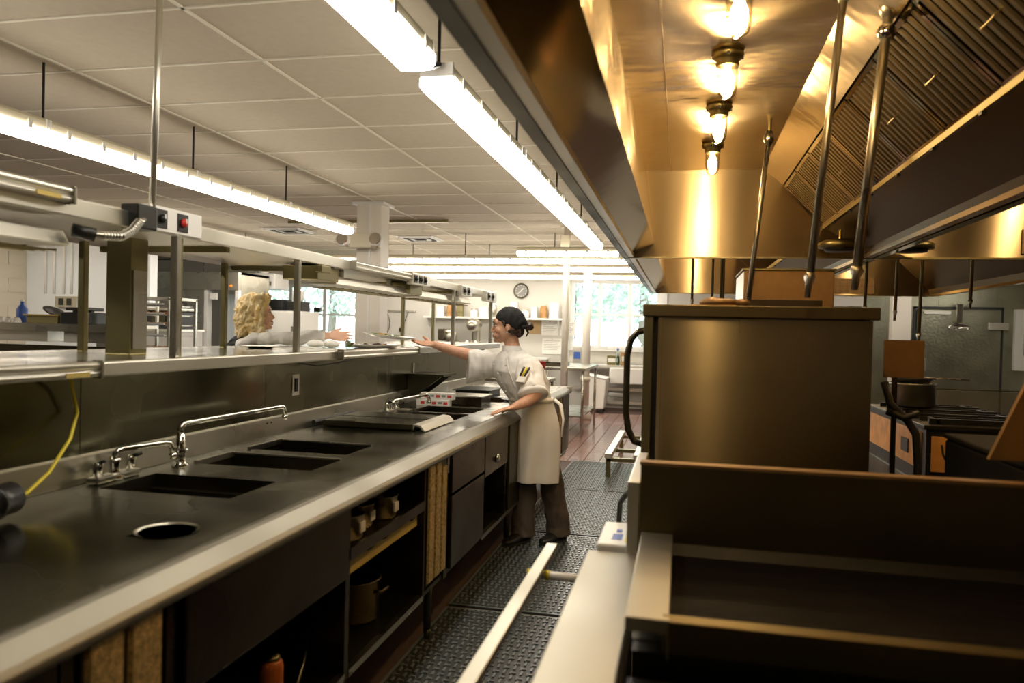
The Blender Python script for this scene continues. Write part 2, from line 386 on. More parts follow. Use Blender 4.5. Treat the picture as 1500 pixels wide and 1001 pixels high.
for (x, y, lb) in ((-5.6, 10.2, 'square ceiling vent left of the square column'), (-3.95, 11.2, 'square ceiling vent right of the square column')):
    v = thing('ceiling_vent', lb, 'vent')
    part('frame', G().box(x-.3, x+.3, y-.3, y+.3, H-.012, H-.004), 'white_paint', v)
    for k in range(4):
        s = .26-.06*k
        part('louver', G().box(x-s, x+s, y-s, y-s+.02, H-.03, H-.012).box(x-s, x+s, y+s-.02, y+s, H-.03, H-.012).box(x-s, x-s+.02, y-s, y+s, H-.03, H-.012).box(x+s-.02, x+s, y-s, y+s, H-.03, H-.012), 'dark_gap' if k % 2 else 'white_paint', v)
tag(part('ceiling_track', G().box(-5.1, -2.9, 9.25, 9.29, H-.045, H-.004), 'bronze'), 'thin bronze bar across the ceiling behind the square column', 'bar')

# ------------------------------------------------------------------ the long chef counter
CT = thing('sink_counter', 'long stainless counter with sinks and cabinets along the left of the aisle', 'counter')
CX0, CX1, CY0, CY1, CZ = -1.87, -1.0, -.6, 7.2, .90
holes = [(-1.75, -1.295, .62, 1.25), (-1.75, -1.295, 2.04, 2.31), (-1.74, -1.28, 2.52, 2.76), (-1.74, -1.31, 2.88, 3.14), (-1.62, -1.25, 4.20, 4.48), (-1.62, -1.25, 4.56, 4.86), (-1.66, -1.25, 5.35, 5.7)]
circ = (-1.238, 1.678, .068)
g = G(); T = .03
xs_ = sorted({CX0, CX1-.08, *[h[0] for h in holes], *[h[1] for h in holes], circ[0]-.075, circ[0]+.075})
ys_ = sorted({CY0, CY1, *[h[2] for h in holes], *[h[3] for h in holes], circ[1]-.075, circ[1]+.075})
def inh(x, y): return any(h[0] < x < h[1] and h[2] < y < h[3] for h in holes)
vid = {}
def vtx(x, y, z):
    k = (round(x, 4), round(y, 4), z)
    if k not in vid: vid[k] = len(g.v); g.v.append((x, y, z))
    return vid[k]
for a, b in zip(xs_, xs_[1:]):
    for c_, d in zip(ys_, ys_[1:]):
        mx, my = (a+b)/2, (c_+d)/2
        if inh(mx, my): continue
        if abs(mx-circ[0]) < .07 and abs(my-circ[1]) < .07:
            n = 32; ring = []; sq = []
            for k in range(n):
                t = 2*PI*k/n; ring.append(vtx(circ[0]+circ[2]*math.cos(t), circ[1]+circ[2]*math.sin(t), CZ))
                m_ = max(abs(math.cos(t)), abs(math.sin(t))); 
            # square boundary points by angle, clipped to the cell
            for k in range(n):
                t = 2*PI*k/n; ct, st = math.cos(t), math.sin(t)
                s_ = min((b-mx if ct > 0 else mx-a)/max(abs(ct), 1e-6), (d-my if st > 0 else my-c_)/max(abs(st), 1e-6))
                sq.append(vtx(mx+ct*s_, my+st*s_, CZ))
            for k in range(n): g.f.append((ring[k], sq[k], sq[(k+1) % n], ring[(k+1) % n]))
            # corners
            for (qx, qy) in ((a, c_), (b, c_), (b, d), (a, d)):
                ang = math.atan2(qy-my, qx-mx) % (2*PI); k = int(ang/(2*PI)*n) % n
                g.f.append((sq[k], vtx(qx, qy, CZ), sq[(k+1) % n]))
            continue
        g.f.append((vtx(a, c_, CZ), vtx(b, c_, CZ), vtx(b, d, CZ), vtx(a, d, CZ)))
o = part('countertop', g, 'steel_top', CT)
part('front_edge', G().prism([(-1.085, .895), (-1.083, .9025), (-1.066, .9025), (-1.052, .898), (-1.012, .873), (-1.001, .862), (-.998, .85), (-1.004, .843), (-1.03, .843), (-1.05, .88)], 'y', CY0, CY1), 'steel_edge', CT, bevel=.003)
part('end_edge', G().box(CX0, CX1, CY1, CY1+.012, .853, .903), 'steel', CT, bevel=.003)
def basin(x0, x1, y0, y1, dp, name='sink_basin', m='steel_front'):
    t = .004
    b = part(name, G().box(x0, x1, y0, y1, CZ-dp-t, CZ-dp).box(x0-t, x0, y0, y1, CZ-dp, CZ-.001).box(x1, x1+t, y0, y1, CZ-dp, CZ-.001).box(x0, x1, y0-t, y0, CZ-dp, CZ-.001).box(x0, x1, y1, y1+t, CZ-dp, CZ-.001), m, CT)
    return b
for i, h in enumerate(holes):
    b = basin(*h, .24 if i < 2 else (.16 if i < 4 else .18))
    if i < 2: part('drain', G().lathe([(.03, 0), (.04, .003), (.04, .004)], ((h[0]+h[1])/2, (h[2]+h[3])/2, CZ-.24), 16), 'chrome', b)
    else: part('rim', G().box(h[0]-.012, h[0]+.004, h[2], h[3], CZ-.012, CZ+.010).box(h[0], h[1], h[3]-.003, h[3]+.012, CZ, CZ+.006), 'steel', b)
    if i in (2, 3, 4, 5): part('water', G().box(h[0]+.003, h[1]-.003, h[2]+.003, h[3]-.003, CZ-.075, CZ-.07), 'steel_top', b)
part('round_well', G().lathe([(circ[2]+.008, .003), (circ[2], 0), (circ[2]-.001, -.12), (.0005, -.121)], (circ[0], circ[1], CZ), 32, cap=False), 'steel', CT, True)
# upstand and splash panels
part('upstand', G().prism([(-1.87, .90), (-1.845, .90), (-1.855, .985), (-1.87, .99)], 'y', CY0, CY1), 'steel', CT, bevel=.003)
seams = [CY0, 2.10, 3.22, 4.75, 6.1, CY1]
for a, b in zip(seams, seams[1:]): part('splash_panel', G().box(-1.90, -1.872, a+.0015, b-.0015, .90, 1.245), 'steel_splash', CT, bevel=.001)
for y in (3.20, 3.24): part('screw', G().ball((-1.85, y, .965), .004, 8, 4), 'black_metal', CT)
# cabinets below: carcass frame
XF = -1.03
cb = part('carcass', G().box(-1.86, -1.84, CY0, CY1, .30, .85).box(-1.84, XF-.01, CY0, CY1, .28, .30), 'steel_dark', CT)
def upright(y, w=.03): part('upright', G().box(-1.84, XF, y, y+w, .28, .853), 'steel_front', CT)
def rail(y0, y1, z=.30, m='steel'): part('bottom_rail', G().box(XF-.02, XF+.004, y0, y1, z-.02, z+.004), m, CT)
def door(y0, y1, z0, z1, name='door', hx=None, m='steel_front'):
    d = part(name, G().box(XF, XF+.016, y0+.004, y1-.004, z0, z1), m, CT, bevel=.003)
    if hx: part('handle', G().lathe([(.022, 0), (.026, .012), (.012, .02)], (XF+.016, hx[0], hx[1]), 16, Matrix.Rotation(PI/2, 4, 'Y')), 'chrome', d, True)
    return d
def vent(y0, y1, n, z0=.33, z1=.845):
    v = part('vent_panel', G().box(XF, XF+.005, y0, y1, z0, z1), 'steel_dark', CT); w = (y1-y0)/n
    for k in range(n):
        part('vent_strip', G().prism([(XF+.005, y0+k*w+.008), (XF+.014, y0+k*w+.014), (XF+.014, y0+(k+1)*w-.014), (XF+.005, y0+(k+1)*w-.008)], 'z', z0+.01, z1-.01-(.03 if k == n-1 and n == 3 else 0)), 'lamplit_mesh', v)
upright(.3); vent(1.16, 1.38, 2); upright(1.12); upright(1.40)
door(1.44, 2.26, .62, .845); upright(2.28); rail(1.43, 2.28); rail(2.31, 3.04, .30)
door(-.5, .28, .30, .84); door(.34, 1.10, .30, .84)
part('open_shelf', G().box(-1.84, XF, 2.31, 3.05, .66, .68).box(XF-.01, XF+.003, 2.31, 3.05, .66, .70), 'steel_front', CT)
upright(3.045, .02); vent(3.07, 3.33, 3); upright(3.335, .05)
door(3.39, 3.99, .66, .85, 'drawer'); door(3.39, 3.99, .31, .645)
part('outlet_plate', G().box(XF+.001, XF+.006, 3.345, 3.375, .76, .84), 'steel', CT)
door(4.0, 4.55, .62, .85, 'drawer', (4.25, .69)); rail(4.0, 5.2); upright(4.0); upright(4.56)
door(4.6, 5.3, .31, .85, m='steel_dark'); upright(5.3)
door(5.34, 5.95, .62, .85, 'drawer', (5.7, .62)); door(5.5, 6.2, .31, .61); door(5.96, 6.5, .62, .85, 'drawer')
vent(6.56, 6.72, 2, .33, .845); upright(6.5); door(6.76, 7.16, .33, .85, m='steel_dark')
for y in (.3, 1.9, 3.3, 4.9, 6.3, 7.05):
    l = part('leg', G().tube([(XF-.06, y, .28), (XF-.06, y, .06)], .018, 12).tube([(XF-.06, y, .06), (XF-.06, y, 0)], [.018, .012], 12), 'steel_dark', CT, True)
    part('leg', G().tube([(-1.78, y, .28), (-1.78, y, 0)], .018, 12), 'steel_dark', CT, True)
# things in the open bays
def obj1(name, g, m, lab, cat, group=None, **k): return tag(part(name, g, m, **k), lab, cat, group)
t = thing('orange_canister', 'orange canister with a pale lid standing in the open bay under the counter', 'canister')
part('body', G().lathe([(.03, 0), (.033, .005), (.033, .15), (.03, .165), (.022, .172)], (-1.11, 1.97, .30), 20), 'orange_paint', t, True)
part('lid', G().lathe([(.024, .17), (.024, .18), (.015, .185)], (-1.11, 1.97, .30), 20), 'bronze', t, True)
t = thing('ladle', 'steel ladle lying beside the orange canister', 'ladle')
part('bowl', G().lathe([(.001, 0), (.03, .012), (.042, .035), (.040, .035), (.028, .014), (.001, .003)], (-1.10, 2.06, .30), 16, cap=False), 'steel', t, True)
part('handle', G().tube([(-1.10, 2.10, .335), (-1.12, 2.18, .37), (-1.15, 2.27, .42)], .005, 8), 'steel', t, True)
for i, (x, y, lb) in enumerate(((-1.12, 2.48, 'nearest of the three'), (-1.15, 2.64, 'middle of the three'), (-1.12, 2.80, 'farthest of the three'))):
    t = thing('steel_insert_pan', 'small steel insert pan on the open under-counter shelf, '+lb, 'pan', 'insert pans on the shelf')
    part('pan', G().lathe([(.045, 0), (.055, .01), (.058, .085), (.064, .09), (.060, .09), (.053, .012), (.001, .006)], (x, y, .68), 18, cap=False), 'steel', t, True)
    part('label', G().box(x+.055, x+.062, y-.02, y+.02, .71, .745), 'white_plastic', t)
g = G(); pts = []
n = 24
for k in range(n+1):
    y = 2.34+.68*k/n; pts.append((y, .658+.0, ))
bt = G()
row = [(y, .640+.016*noise.noise(Vector((y*14, 2, 0)))) for (y,) in [(2.34+.68*k/n,) for k in range(n+1)]]
poly = [(y, .60) for y, _ in row]+[(y, z) for y, z in reversed(row)]
obj1('paper_liner', bt.prism(poly, 'x', -1.056, -1.052), 'yellow_label', 'torn tan paper liner hanging below the open shelf', 'paper')
t = thing('stock_pot', 'dark steel pot in the lower open bay', 'pot')
part('pot', G().lathe([(.10, 0), (.11, .01), (.11, .15), (.118, .155), (.105, .155), (.105, .015), (.001, .012)], (-1.22, 2.75, .30), 24, cap=False), 'steel_front', t, True)
part('handle', G().tube([(-1.11, 2.71, .42), (-1.08, 2.72, .42), (-1.08, 2.78, .42), (-1.11, 2.79, .42)], .006, 8), 'steel_front', t, True)

# cover board, cover plates on the counter
t = thing('sliding_cover', 'flat stainless well cover with a bent bright front lip on the counter', 'cover')
part('plate', G().box(-1.80, -1.30, 3.66, 4.12, .905, .935), 'steel_top', t, bevel=.003)
part('plate_seam', G().box(-1.80, -1.30, 3.885, 3.891, .935, .9365), 'black_metal', t)
part('bent_lip', G().prism([(-1.30, .905), (-1.30, .937), (-1.262, .933), (-1.235, .905), (-1.245, .903), (-1.268, .926), (-1.29, .928)], 'y', 3.64, 4.14), 'steel_pale', t)
part('guide_rod', G().tube([(-1.83, 3.62, .925), (-1.83, 4.15, .925)], .012, 8), 'black_metal', t)
t = thing('well_cover', 'low stainless box cover on the counter beside the chef', 'cover')
part('body', G().box(-1.76, -1.32, 5.06, 5.32, .90, .955), 'steel_front', t, bevel=.004)
part('top_plate', G().box(-1.77, -1.31, 5.05, 5.33, .955, .962), 'steel_pale', t)
t = thing('rail_pan', 'long black pan standing at the back of the counter behind the chef', 'pan')
part('pan', G().box(-1.72, -1.45, 5.78, 6.15, .90, .94).box(-1.74, -1.43, 5.76, 6.17, .94, .948), 'black_metal', t)
obj1('side_plate', G().lathe([(.05, 0), (.08, .012), (.085, .014), (.05, .004)], (-1.2, 5.5, .903), 20), 'black_plastic', 'dark plate on the counter end just behind the chef', 'plate', smooth=True)
# red printed boxes
for i, (x, y, z, s) in enumerate(((-1.70, 4.93, .90, 'lower'), (-1.68, 4.95, .944, 'upper'))):
    t = thing('foil_box', 'long white box with red print on the counter back, the %s one' % s, 'box', 'red printed boxes')
    part('carton', G().box(x-.03, x+.20, y-.03, y+.03, z, z+.043), 'paper', t, bevel=.002)
    for k in range(5):
        part('print_mark', G().box(x+.0+.04*k, x+.028+.04*k, y-.0312, y-.03, z+.012+.004*(k % 2), z+.03), 'red_print' if k % 2 == 0 else 'print_ink', t)

# faucets
def faucet(name, base, h, reach, lab, rise=.0, twin=False, dirv=(1, 0)):
    x, y, z = base; t = thing('faucet', lab, 'faucet'); dx, dy = dirv
    P = lambda r, zz: (x+dx*r, y+dy*r, z+zz)
    part('body', G().lathe([(.028, 0), (.030, .008), (.018, .016), (.016, .05), (.021, .06), (.015, .075), (.013, h-.03)], base, 20), 'chrome', t, True)
    part('spout', G().tube([P(0, h-.04), P(0, h-.015), P(.012, h-.003), P(.03, h), P(reach*.5, h+rise*.5), P(reach-.03, h+rise), P(reach-.012, h+rise-.003), P(reach, h+rise-.018), P(reach+.003, h+rise-.045)], .0105, 12), 'chrome', t, True)
    part('nozzle', G().tube([P(reach+.003, h+rise-.04), P(reach+.004, h+rise-.058)], .0125, 12), 'chrome', t, True)
    if twin:
        b = part('bridge', G().box(x-.022, x+.022, y-.10, y+.10, z, z+.022), 'steel', t, bevel=.006)
        for s in (-1, 1):
            v = part('valve', G().lathe([(.016, 0), (.014, .03), (.018, .04), (.008, .05)], (x, y+s*.075, z+.02), 14), 'chrome', t, True)
            part('lever', G().tube([(x, y+s*.075, z+.062), (x+.035, y+s*.085, z+.075)], [.008, .005], 8), 'black_metal', v, True)
    else:
        v = part('valve', G().tube([(x, y, z+.058), (x+dx*.03, y+dy*.03, z+.060)], .011, 10), 'chrome', t, True)
        part('lever', G().tube([(x+dx*.03, y+dy*.03, z+.060), (x+dx*.03, y+dy*.03+.0, z+.060), (x+dx*.085, y+dy*.085, z+.072)], .005, 8), 'chrome', v, True)
    return t
faucet('near', (-1.80, 2.17, .902), .095, .22, 'short twin-valve chrome faucet at the nearest sink', 0, True, (.25, .968))
faucet('tall', (-1.745, 2.43, .90), .155, .71, 'tall chrome swing faucet with a long spout over the double wells', .0, False, (.02, 1))
faucet('far', (-1.72, 4.42, .90), .07, .36, 'low dark chrome faucet by the red printed boxes', .02, True, (.35, .94))
obj1('strainer_block', G().box(-1.62, -1.55, 4.25, 4.33, .90, .94), 'steel', 'small steel block at the foot of the far faucet', 'block', bevel=.004)

# wall bits over the counter
t = thing('wall_outlet', 'single electrical outlet plate in the splash panel', 'outlet')
part('plate', G().box(-1.872, -1.868, 3.465, 3.535, 1.07, 1.175), 'steel_pale', t, bevel=.002); part('socket', G().box(-1.868, -1.864, 3.487, 3.513, 1.09, 1.155), 'black_plastic', t)
obj1('power_cord', G().tube([(-1.80, 1.98, 1.245), (-1.83, 2.02, 1.20), (-1.84, 2.05, 1.13), (-1.80, 1.98, 1.06), (-1.76, 1.86, .98), (-1.72, 1.74, .945), (-1.70, 1.60, .95)], .0055, 8), 'yellow', 'yellow power cord hanging from the pass to a black plug', 'cord', smooth=True)
t = thing('black_connector', 'black round connector at the left edge over the counter', 'connector')
part('body', G().tube([(-1.66, 1.54, .955), (-1.69, 1.66, .955)], [.036, .042], 16), 'black_plastic', t, True)
part('ring', G().tube([(-1.668, 1.575, .955), (-1.672, 1.59, .955)], .046, 16), 'black_metal', t, True)
part('cap', G().tube([(-1.66, 1.50, .955), (-1.66, 1.54, .955)], .028, 16), 'black_metal', t, True)
part('mount', G().box(-1.872, -1.66, 1.575, 1.605, .93, .98), 'black_metal', t)
t = thing('bracket_shelf', 'small dark triangular bracket shelf on the splash wall', 'shelf')
part('shelf_plate', G().box(-1.87, -1.60, 5.08, 5.38, 1.085, 1.10), 'steel_dark', t)
for y in (5.10, 5.35): part('bracket', G().prism([(-1.87, 1.085), (-1.62, 1.085), (-1.80, .95), (-1.87, .93)], 'y', y, y+.012), 'steel_dark', t)
part('strap', G().box(-1.872, -1.866, 5.2, 5.23, 1.10, 1.17), 'steel_pale', t)

# ------------------------------------------------------------------ the pass: shelf, posts, top shelf
PS = thing('pass_shelf', 'long stainless pass-through shelf with posts and upper shelf between the two women', 'shelf')
PY0, PY1 = .2, 7.45
part('shelf_top', G().box(-2.60, -1.79, PY0, PY1, 1.25, 1.29), 'steel_shelf', PS, bevel=.004)
part('shelf_nosing', G().box(-1.79, -1.765, PY0, PY1, 1.243, 1.291), 'steel_pale', PS, bevel=.006)
part('under_body', G().box(-2.40, -1.92, PY0, PY1, .12, 1.25), 'steel_dark', PS)
def post(x, y, w=.028, m='steel', z0=1.29, z1=1.745):
    part('post', G().box(x-w/2, x+w/2, y-w/2, y+w/2, z0, z1), m, PS, bevel=.004)
for y in (1.35, 2.53, 3.46, 6.1, 7.38): post(-1.85, y); post(-1.868, y+.045, .02, 'bronze')
for y in (1.9, 2.72, 3.72, 6.45, 7.3): post(-2.42, y, .03, 'bronze')
cl = part('utility_column', G().box(-2.21, -2.10, 2.60, 2.70, 1.29, 1.745), 'bronze', PS, bevel=.003)
part('column_lit_side', G().box(-2.10, -2.094, 2.612, 2.69, 1.31, 1.62), 'steel', cl)  # paler sheet that gives the column's right side a lit look
part('upper_shelf', G().box(-2.52, -1.86, PY0, PY1, 1.745, 1.785), 'steel_pale', PS, bevel=.003)
part('upper_nosing', G().box(-1.86, -1.838, PY0, PY1, 1.738, 1.795), 'steel_pale', PS, bevel=.004)
for y in (2.9, 3.9, 5.2, 6.3): part('brace', G().box(-2.5, -1.88, y, y+.025, 1.72, 1.745), 'bronze', PS)
for i, (y0, y1, z, x, s) in enumerate(((.4, 2.03, 1.272, -1.748, 'at the left edge of the pass shelf'), (3.75, 4.95, 1.272, -1.748, 'on the pass shelf below the plates'), (.4, 1.99, 1.80, -1.820, 'on the upper shelf at the left edge'), (4.05, 4.98, 1.772, -1.820, 'on the upper shelf above the plates'))):
    t = thing('ticket_rail', 'rounded aluminium ticket rail '+s, 'rail', 'ticket rails')
    part('bar', G().prism([(x-.016, z-.026), (x+.010, z-.024), (x+.012, z-.012), (x+.004, z-.006), (x+.014, z+.004), (x+.014, z+.014), (x+.004, z+.022), (x-.016, z+.022)], 'y', y0, y1), 'steel_pale', t, bevel=.003)
    for yy in (y0, y1): part('end_cap', G().box(x-.018, x+.018, yy-.006, yy+.006, z-.03, z+.026), 'steel', t, bevel=.003)
    if i in (0, 2): part('sticker', G().box(x+.012, x+.0146, y1-.14, y1-.05, z-.022, z-.008), 'yellow_label', t)
for i, (y0, y1, s) in enumerate(((.55, 2.05, 'at the left edge'), (3.95, 5.15, 'above the plates'), (5.35, 6.75, 'nearest the chef'))):
    t = thing('heat_lamp', 'long infrared strip heater under the upper shelf, '+s, 'heater', 'strip heaters')
    part('shell', G().prism([(-2.02, 1.70), (-1.90, 1.70), (-1.875, 1.655), (-1.885, 1.65), (-2.04, 1.65)], 'y', y0, y1), 'steel_pale', t, bevel=.003)
    part('hanger', G().box(-1.97, -1.94, y0+.2, y0+.23, 1.70, 1.745).box(-1.97, -1.94, y1-.23, y1-.2, 1.70, 1.745), 'steel', t)
    gd = G()
    for xx in (-2.03, -1.99, -1.95, -1.91): gd.tube([(xx, y0+.02, 1.635), (xx, y1-.02, 1.635)], .003, 6)
    k = y0+.04
    while k < y1: gd.box(-2.04, -1.90, k, k+.004, 1.634, 1.640); k += .11
    part('wire_guard', gd, 'bronze', t)
    part('sticker', G().box(-1.889, -1.884, (y0+y1)/2+.3, (y0+y1)/2+.36, 1.664, 1.676), 'print_ink', t)
    if i: part('end_box', G().box(-2.06, -1.86, y0-.26, y0-.01, 1.66, 1.735), 'bronze', t, bevel=.004)
def ctrl(y0, y1, z0, z1, x, n, lab):
    t = thing('switch_box', lab, 'switch box')
    part('box', G().box(x-.05, x, y0, y1, z0, z1), 'white_plastic' if n == 2 and y0 < 3 else 'steel_pale', t, bevel=.004)
    for k in range(n):
        yc = y0+(y1-y0)*(k+.5)/n*(.8)+.0
        p = part('switch_plate', G().box(x, x+.004, yc-.03, yc+.03, z0+.012, z1-.012), 'black_plastic', t, bevel=.001)
        part('dial', G().lathe([(.016, 0), (.016, .008), (.006, .014)], (x+.004, yc, (z0+z1)/2), 16, Matrix.Rotation(PI/2, 4, 'Y')), 'red' if (k == 1 and y0 < 3) else 'black_metal', p, True)
        part('pointer', G().box(x+.016, x+.019, yc-.003, yc+.003, (z0+z1)/2, (z0+z1)/2+.016), 'white_plastic', p)
    return t
ctrl(2.36, 2.66, 1.745, 1.835, -1.832, 2, 'white switch box with two black dial plates on the upper shelf beside the ceiling rod')
ctrl(4.98, 5.35, 1.72, 1.80, -1.80, 3, 'steel switch box with three small switches above the plates')
ctrl(6.18, 6.5, 1.70, 1.79, -1.80, 2, 'steel switch box on the upper shelf just left of the chef head')
ctrl(7.0, 7.4, 1.69, 1.785, -1.80, 2, 'steel switch box at the far end of the upper shelf')
t = thing('flexible_conduit', 'grey flexible conduit with black fittings looping to the near switch box', 'conduit')
part('hose', G().tube([(-1.845, 2.07, 1.695), (-1.81, 2.11, 1.69), (-1.79, 2.17, 1.695), (-1.79, 2.22, 1.72), (-1.80, 2.27, 1.76), (-1.82, 2.32, 1.775)], .013, 10), 'steel', t, True)
g = G(); hp = [Vector(p) for p in ((-1.81, 2.11, 1.69), (-1.79, 2.17, 1.695), (-1.79, 2.22, 1.72), (-1.80, 2.27, 1.76))]
for i in range(3):
    for k in range(6): p = hp[i].lerp(hp[i+1], k/6); q_ = hp[i].lerp(hp[i+1], k/6+.07); g.tube([p, q_], .0155, 10)
part('ribs', g, 'steel_pale', t, True, kind='stuff')
part('fitting', G().box(-1.87, -1.80, 2.26, 2.36, 1.735, 1.82), 'black_metal', t, bevel=.006)
part('fitting', G().tube([(-1.86, 2.04, 1.70), (-1.82, 2.09, 1.69)], .022, 12), 'black_metal', t, True)
tag(part('ceiling_rod', G().tube([(-1.84, 2.38, 1.79), (-1.84, 2.41, H)], .0115, 12), 'steel_pale', smooth=True), 'thin steel rod from the upper shelf to the ceiling', 'rod')
obj1('junction_box', G().box(-1.84, -1.80, 3.62, 3.72, 1.695, 1.73), 'bronze', 'small bronze junction box under the upper shelf above the server arm', 'box', bevel=.003)
tag(part('wire_loop', G().tube([(-1.80, 3.35, 1.243), (-1.81, 3.6, 1.215), (-1.81, 3.85, 1.222), (-1.80, 4.1, 1.243)], .004, 6), 'black_plastic', smooth=True), 'thin black wire sagging under the pass shelf edge', 'wire')

# ------------------------------------------------------------------ exhaust hoods
E1, E2 = 5.62, 10.45
def sheet(g, pts, y0, y1, t=.006):
    # thin folded sheet following (x,z) points, thickened
    P = [Vector((a, b)) for a, b in pts]; off = []
    for i, p in enumerate(P):
        d = (P[min(i+1, len(P)-1)]-P[max(i-1, 0)]).normalized(); off.append(p+Vector((-d.y, d.x))*t)
    g.prism([(p.x, p.y) for p in P]+[(p.x, p.y) for p in reversed(off)], 'y', y0, y1); return g
slat_mesh = None
def hood(y0, y1, lab, lamps, nf, yf0):
    h = thing('exhaust_hood', lab, 'hood')
    part('front_lip', G().prism([(-.425, 1.995), (-.425, 1.965), (-.388, 1.962), (-.388, 1.975), (-.39, 1.995)], 'y', y0, y1), 'steel_dark', h)
    part('gutter', G().prism([(-.388, 1.966), (-.350, 1.966), (-.345, 2.0), (-.351, 2.0), (-.356, 1.972), (-.388, 1.974)], 'y', y0, y1), 'steel_pale', h)
    g = G(); a = y0
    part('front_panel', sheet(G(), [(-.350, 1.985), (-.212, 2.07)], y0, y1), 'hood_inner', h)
    part('outer_front', G().box(-.432, -.425, y0, y1, 1.965, H), 'steel_dark', h)
    part('chamfer', sheet(G(), [(-.212, 2.07), (-.278, 2.59)], y0, y1), 'hood_steel', h)
    xs2 = [y0]; 
    part('canopy_top', G().box(-.278, -.106, y0, y1, 2.59, 2.60).box(-.102, .525, y0, y1, 2.59, 2.60), 'hood_steel', h)
    part('seam', G().box(-.106, -.102, y0, y1, 2.587, 2.60), 'hood_wall', h)
    part('rear_chamfer', sheet(G(), [(.525, 2.59), (.66, 2.475)], y0, y1), 'hood_steel', h)
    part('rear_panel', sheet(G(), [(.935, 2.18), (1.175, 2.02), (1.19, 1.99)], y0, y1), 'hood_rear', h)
    part('grease_trough', G().box(.925, .945, y0, y1, 2.165, 2.20), 'bronze', h)
    part('rear_lip', G().prism([(1.19, 1.99), (1.19, 1.966), (1.235, 1.966), (1.235, 2.0), (1.22, 2.0), (1.22, 1.975), (1.20, 1.975), (1.20, 1.99)], 'y', y0, y1), 'hood_wall', h)
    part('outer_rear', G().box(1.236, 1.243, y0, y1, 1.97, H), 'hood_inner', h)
    # end wall
    part('end_wall', G().prism([(-.43, 1.968), (1.24, 1.968), (1.24, H), (-.43, H)], 'y', y1, y1+.012), 'hood_wall', h)
    part('end_flange', G().box(-.43, 1.24, y1-.03, y1, 1.962, 1.974), 'bronze', h)
    part('corner_trim', G().prism([(-.278, 2.585), (.53, 2.585), (.67, 2.46), (1.18, 2.01), (1.18, 2.02), (.67, 2.475), (.53, 2.595), (-.278, 2.595)], 'y', y1-.008, y1), 'hood_wall', h)
    # baffle filters
    d = Vector((.93-.665, 0, 2.185-2.465)); L = d.length; d.normalize(); nrm = Vector((-d.z, 0, d.x))
    if nrm.z > 0: nrm = -nrm
    nrm = Vector((-abs(d.z), 0, -abs(d.x)))
    global slat_mesh
    W = .49
    for i in range(nf):
        ya = yf0+.5*i
        M = Matrix.Translation((.665, ya, 2.465)) @ Matrix(((d.x, 0, nrm.x), (0, 1, 0), (d.z, 0, nrm.z))).to_4x4()
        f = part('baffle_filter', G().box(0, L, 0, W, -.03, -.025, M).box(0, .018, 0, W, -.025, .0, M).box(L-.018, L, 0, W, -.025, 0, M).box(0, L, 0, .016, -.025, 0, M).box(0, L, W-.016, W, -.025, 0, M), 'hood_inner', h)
        for k in range(9):
            if slat_mesh is None:
                s = part('baffle_slat', G().prism([(-.014, -.004), (-.010, .004), (.010, .004), (.014, -.004), (.008, -.001), (-.008, -.001)], 'x', .012, L-.012), 'slat_steel', f); slat_mesh = s.data
            else:
                s = bpy.data.objects.new('baffle_slat', slat_mesh); C.objects.link(s); s.parent = f
            s.matrix_local = M @ Matrix.Translation((0, .042+k*.0505, -.006))
        # handles
        if i < 8: part('filter_handle', G().tube([M @ Vector((L*.55, W*.5-.05, -.003)), M @ Vector((L*.55, W*.5-.05, .02)), M @ Vector((L*.55, W*.5+.05, .02)), M @ Vector((L*.55, W*.5+.05, -.003))], .003, 6), 'bronze', f)
    # rivets
    for k in range(int((y1-y0)/.5)):
        part('trough_clip', G().box(.925, .94, y0+.25+.5*k, y0+.28+.5*k, 2.155, 2.167), 'black_metal', h)
    return h
hood(-.5, E1, 'near stainless exhaust hood overhead with lit jar lamps and baffle filters', 4, 7, 2.1)
hood(E1+.05, E2, 'second exhaust hood beyond the near hood, its lower edge nearer the window', 0, 1, 6.0)
# divider parts between the two
def hood2(y0, y1, x1, lab):
    h = thing('exhaust_hood', lab, 'hood')
    part('end_wall', G().box(1.25, x1, y1, y1+.012, 1.966, H), 'hood_wall', h)
    part('end_flange', G().box(1.25, x1, y1-.03, y1, 1.96, 1.972), 'bronze', h)
    part('canopy_top', G().box(1.25, x1, y0, y1, 2.60, 2.61), 'hood_steel', h)
    part('front_lip', G().box(1.25, 1.29, y0, y1, 1.962, 2.0), 'hood_inner', h)
    part('rear_panel', sheet(G(), [(x1-.55, 2.58), (x1-.02, 2.05), (x1, 1.99)], y0, y1), 'hood_rear', h)
    part('rear_lip', G().box(x1, x1+.05, y0, y1, 1.962, 2.01), 'hood_inner', h)
    part('outer_rear', G().box(x1+.05, x1+.06, y0, y1, 1.962, H), 'steel_dark', h)
    return h
hq = hood2(.2, E1, 2.9, 'parallel exhaust hood on the right, its bright end wall streaked with lamp reflections')
for (x0, x1, z0, z1, y) in ((2.15, 2.75, 2.0, 2.16, E1),):
    for i in range(2):
        for j in range(2):
            part('access_panel', G().box(x0+i*.30, x0+i*.30+.295, y-.012, y, z0+j*.08, z0+j*.08+.076), 'wood', hq)
hr = hood2(E1+.05, E2, 3.0, 'far right exhaust hood with a dark wedge underside before the cooler wall')
part('access_panel', G().box(1.62, 2.35, E2-.012, E2, 1.99, 2.18), 'wood', hr); part('access_seam', G().box(1.62, 2.35, E2-.0135, E2-.012, 2.083, 2.087), 'brown_panel', hr)
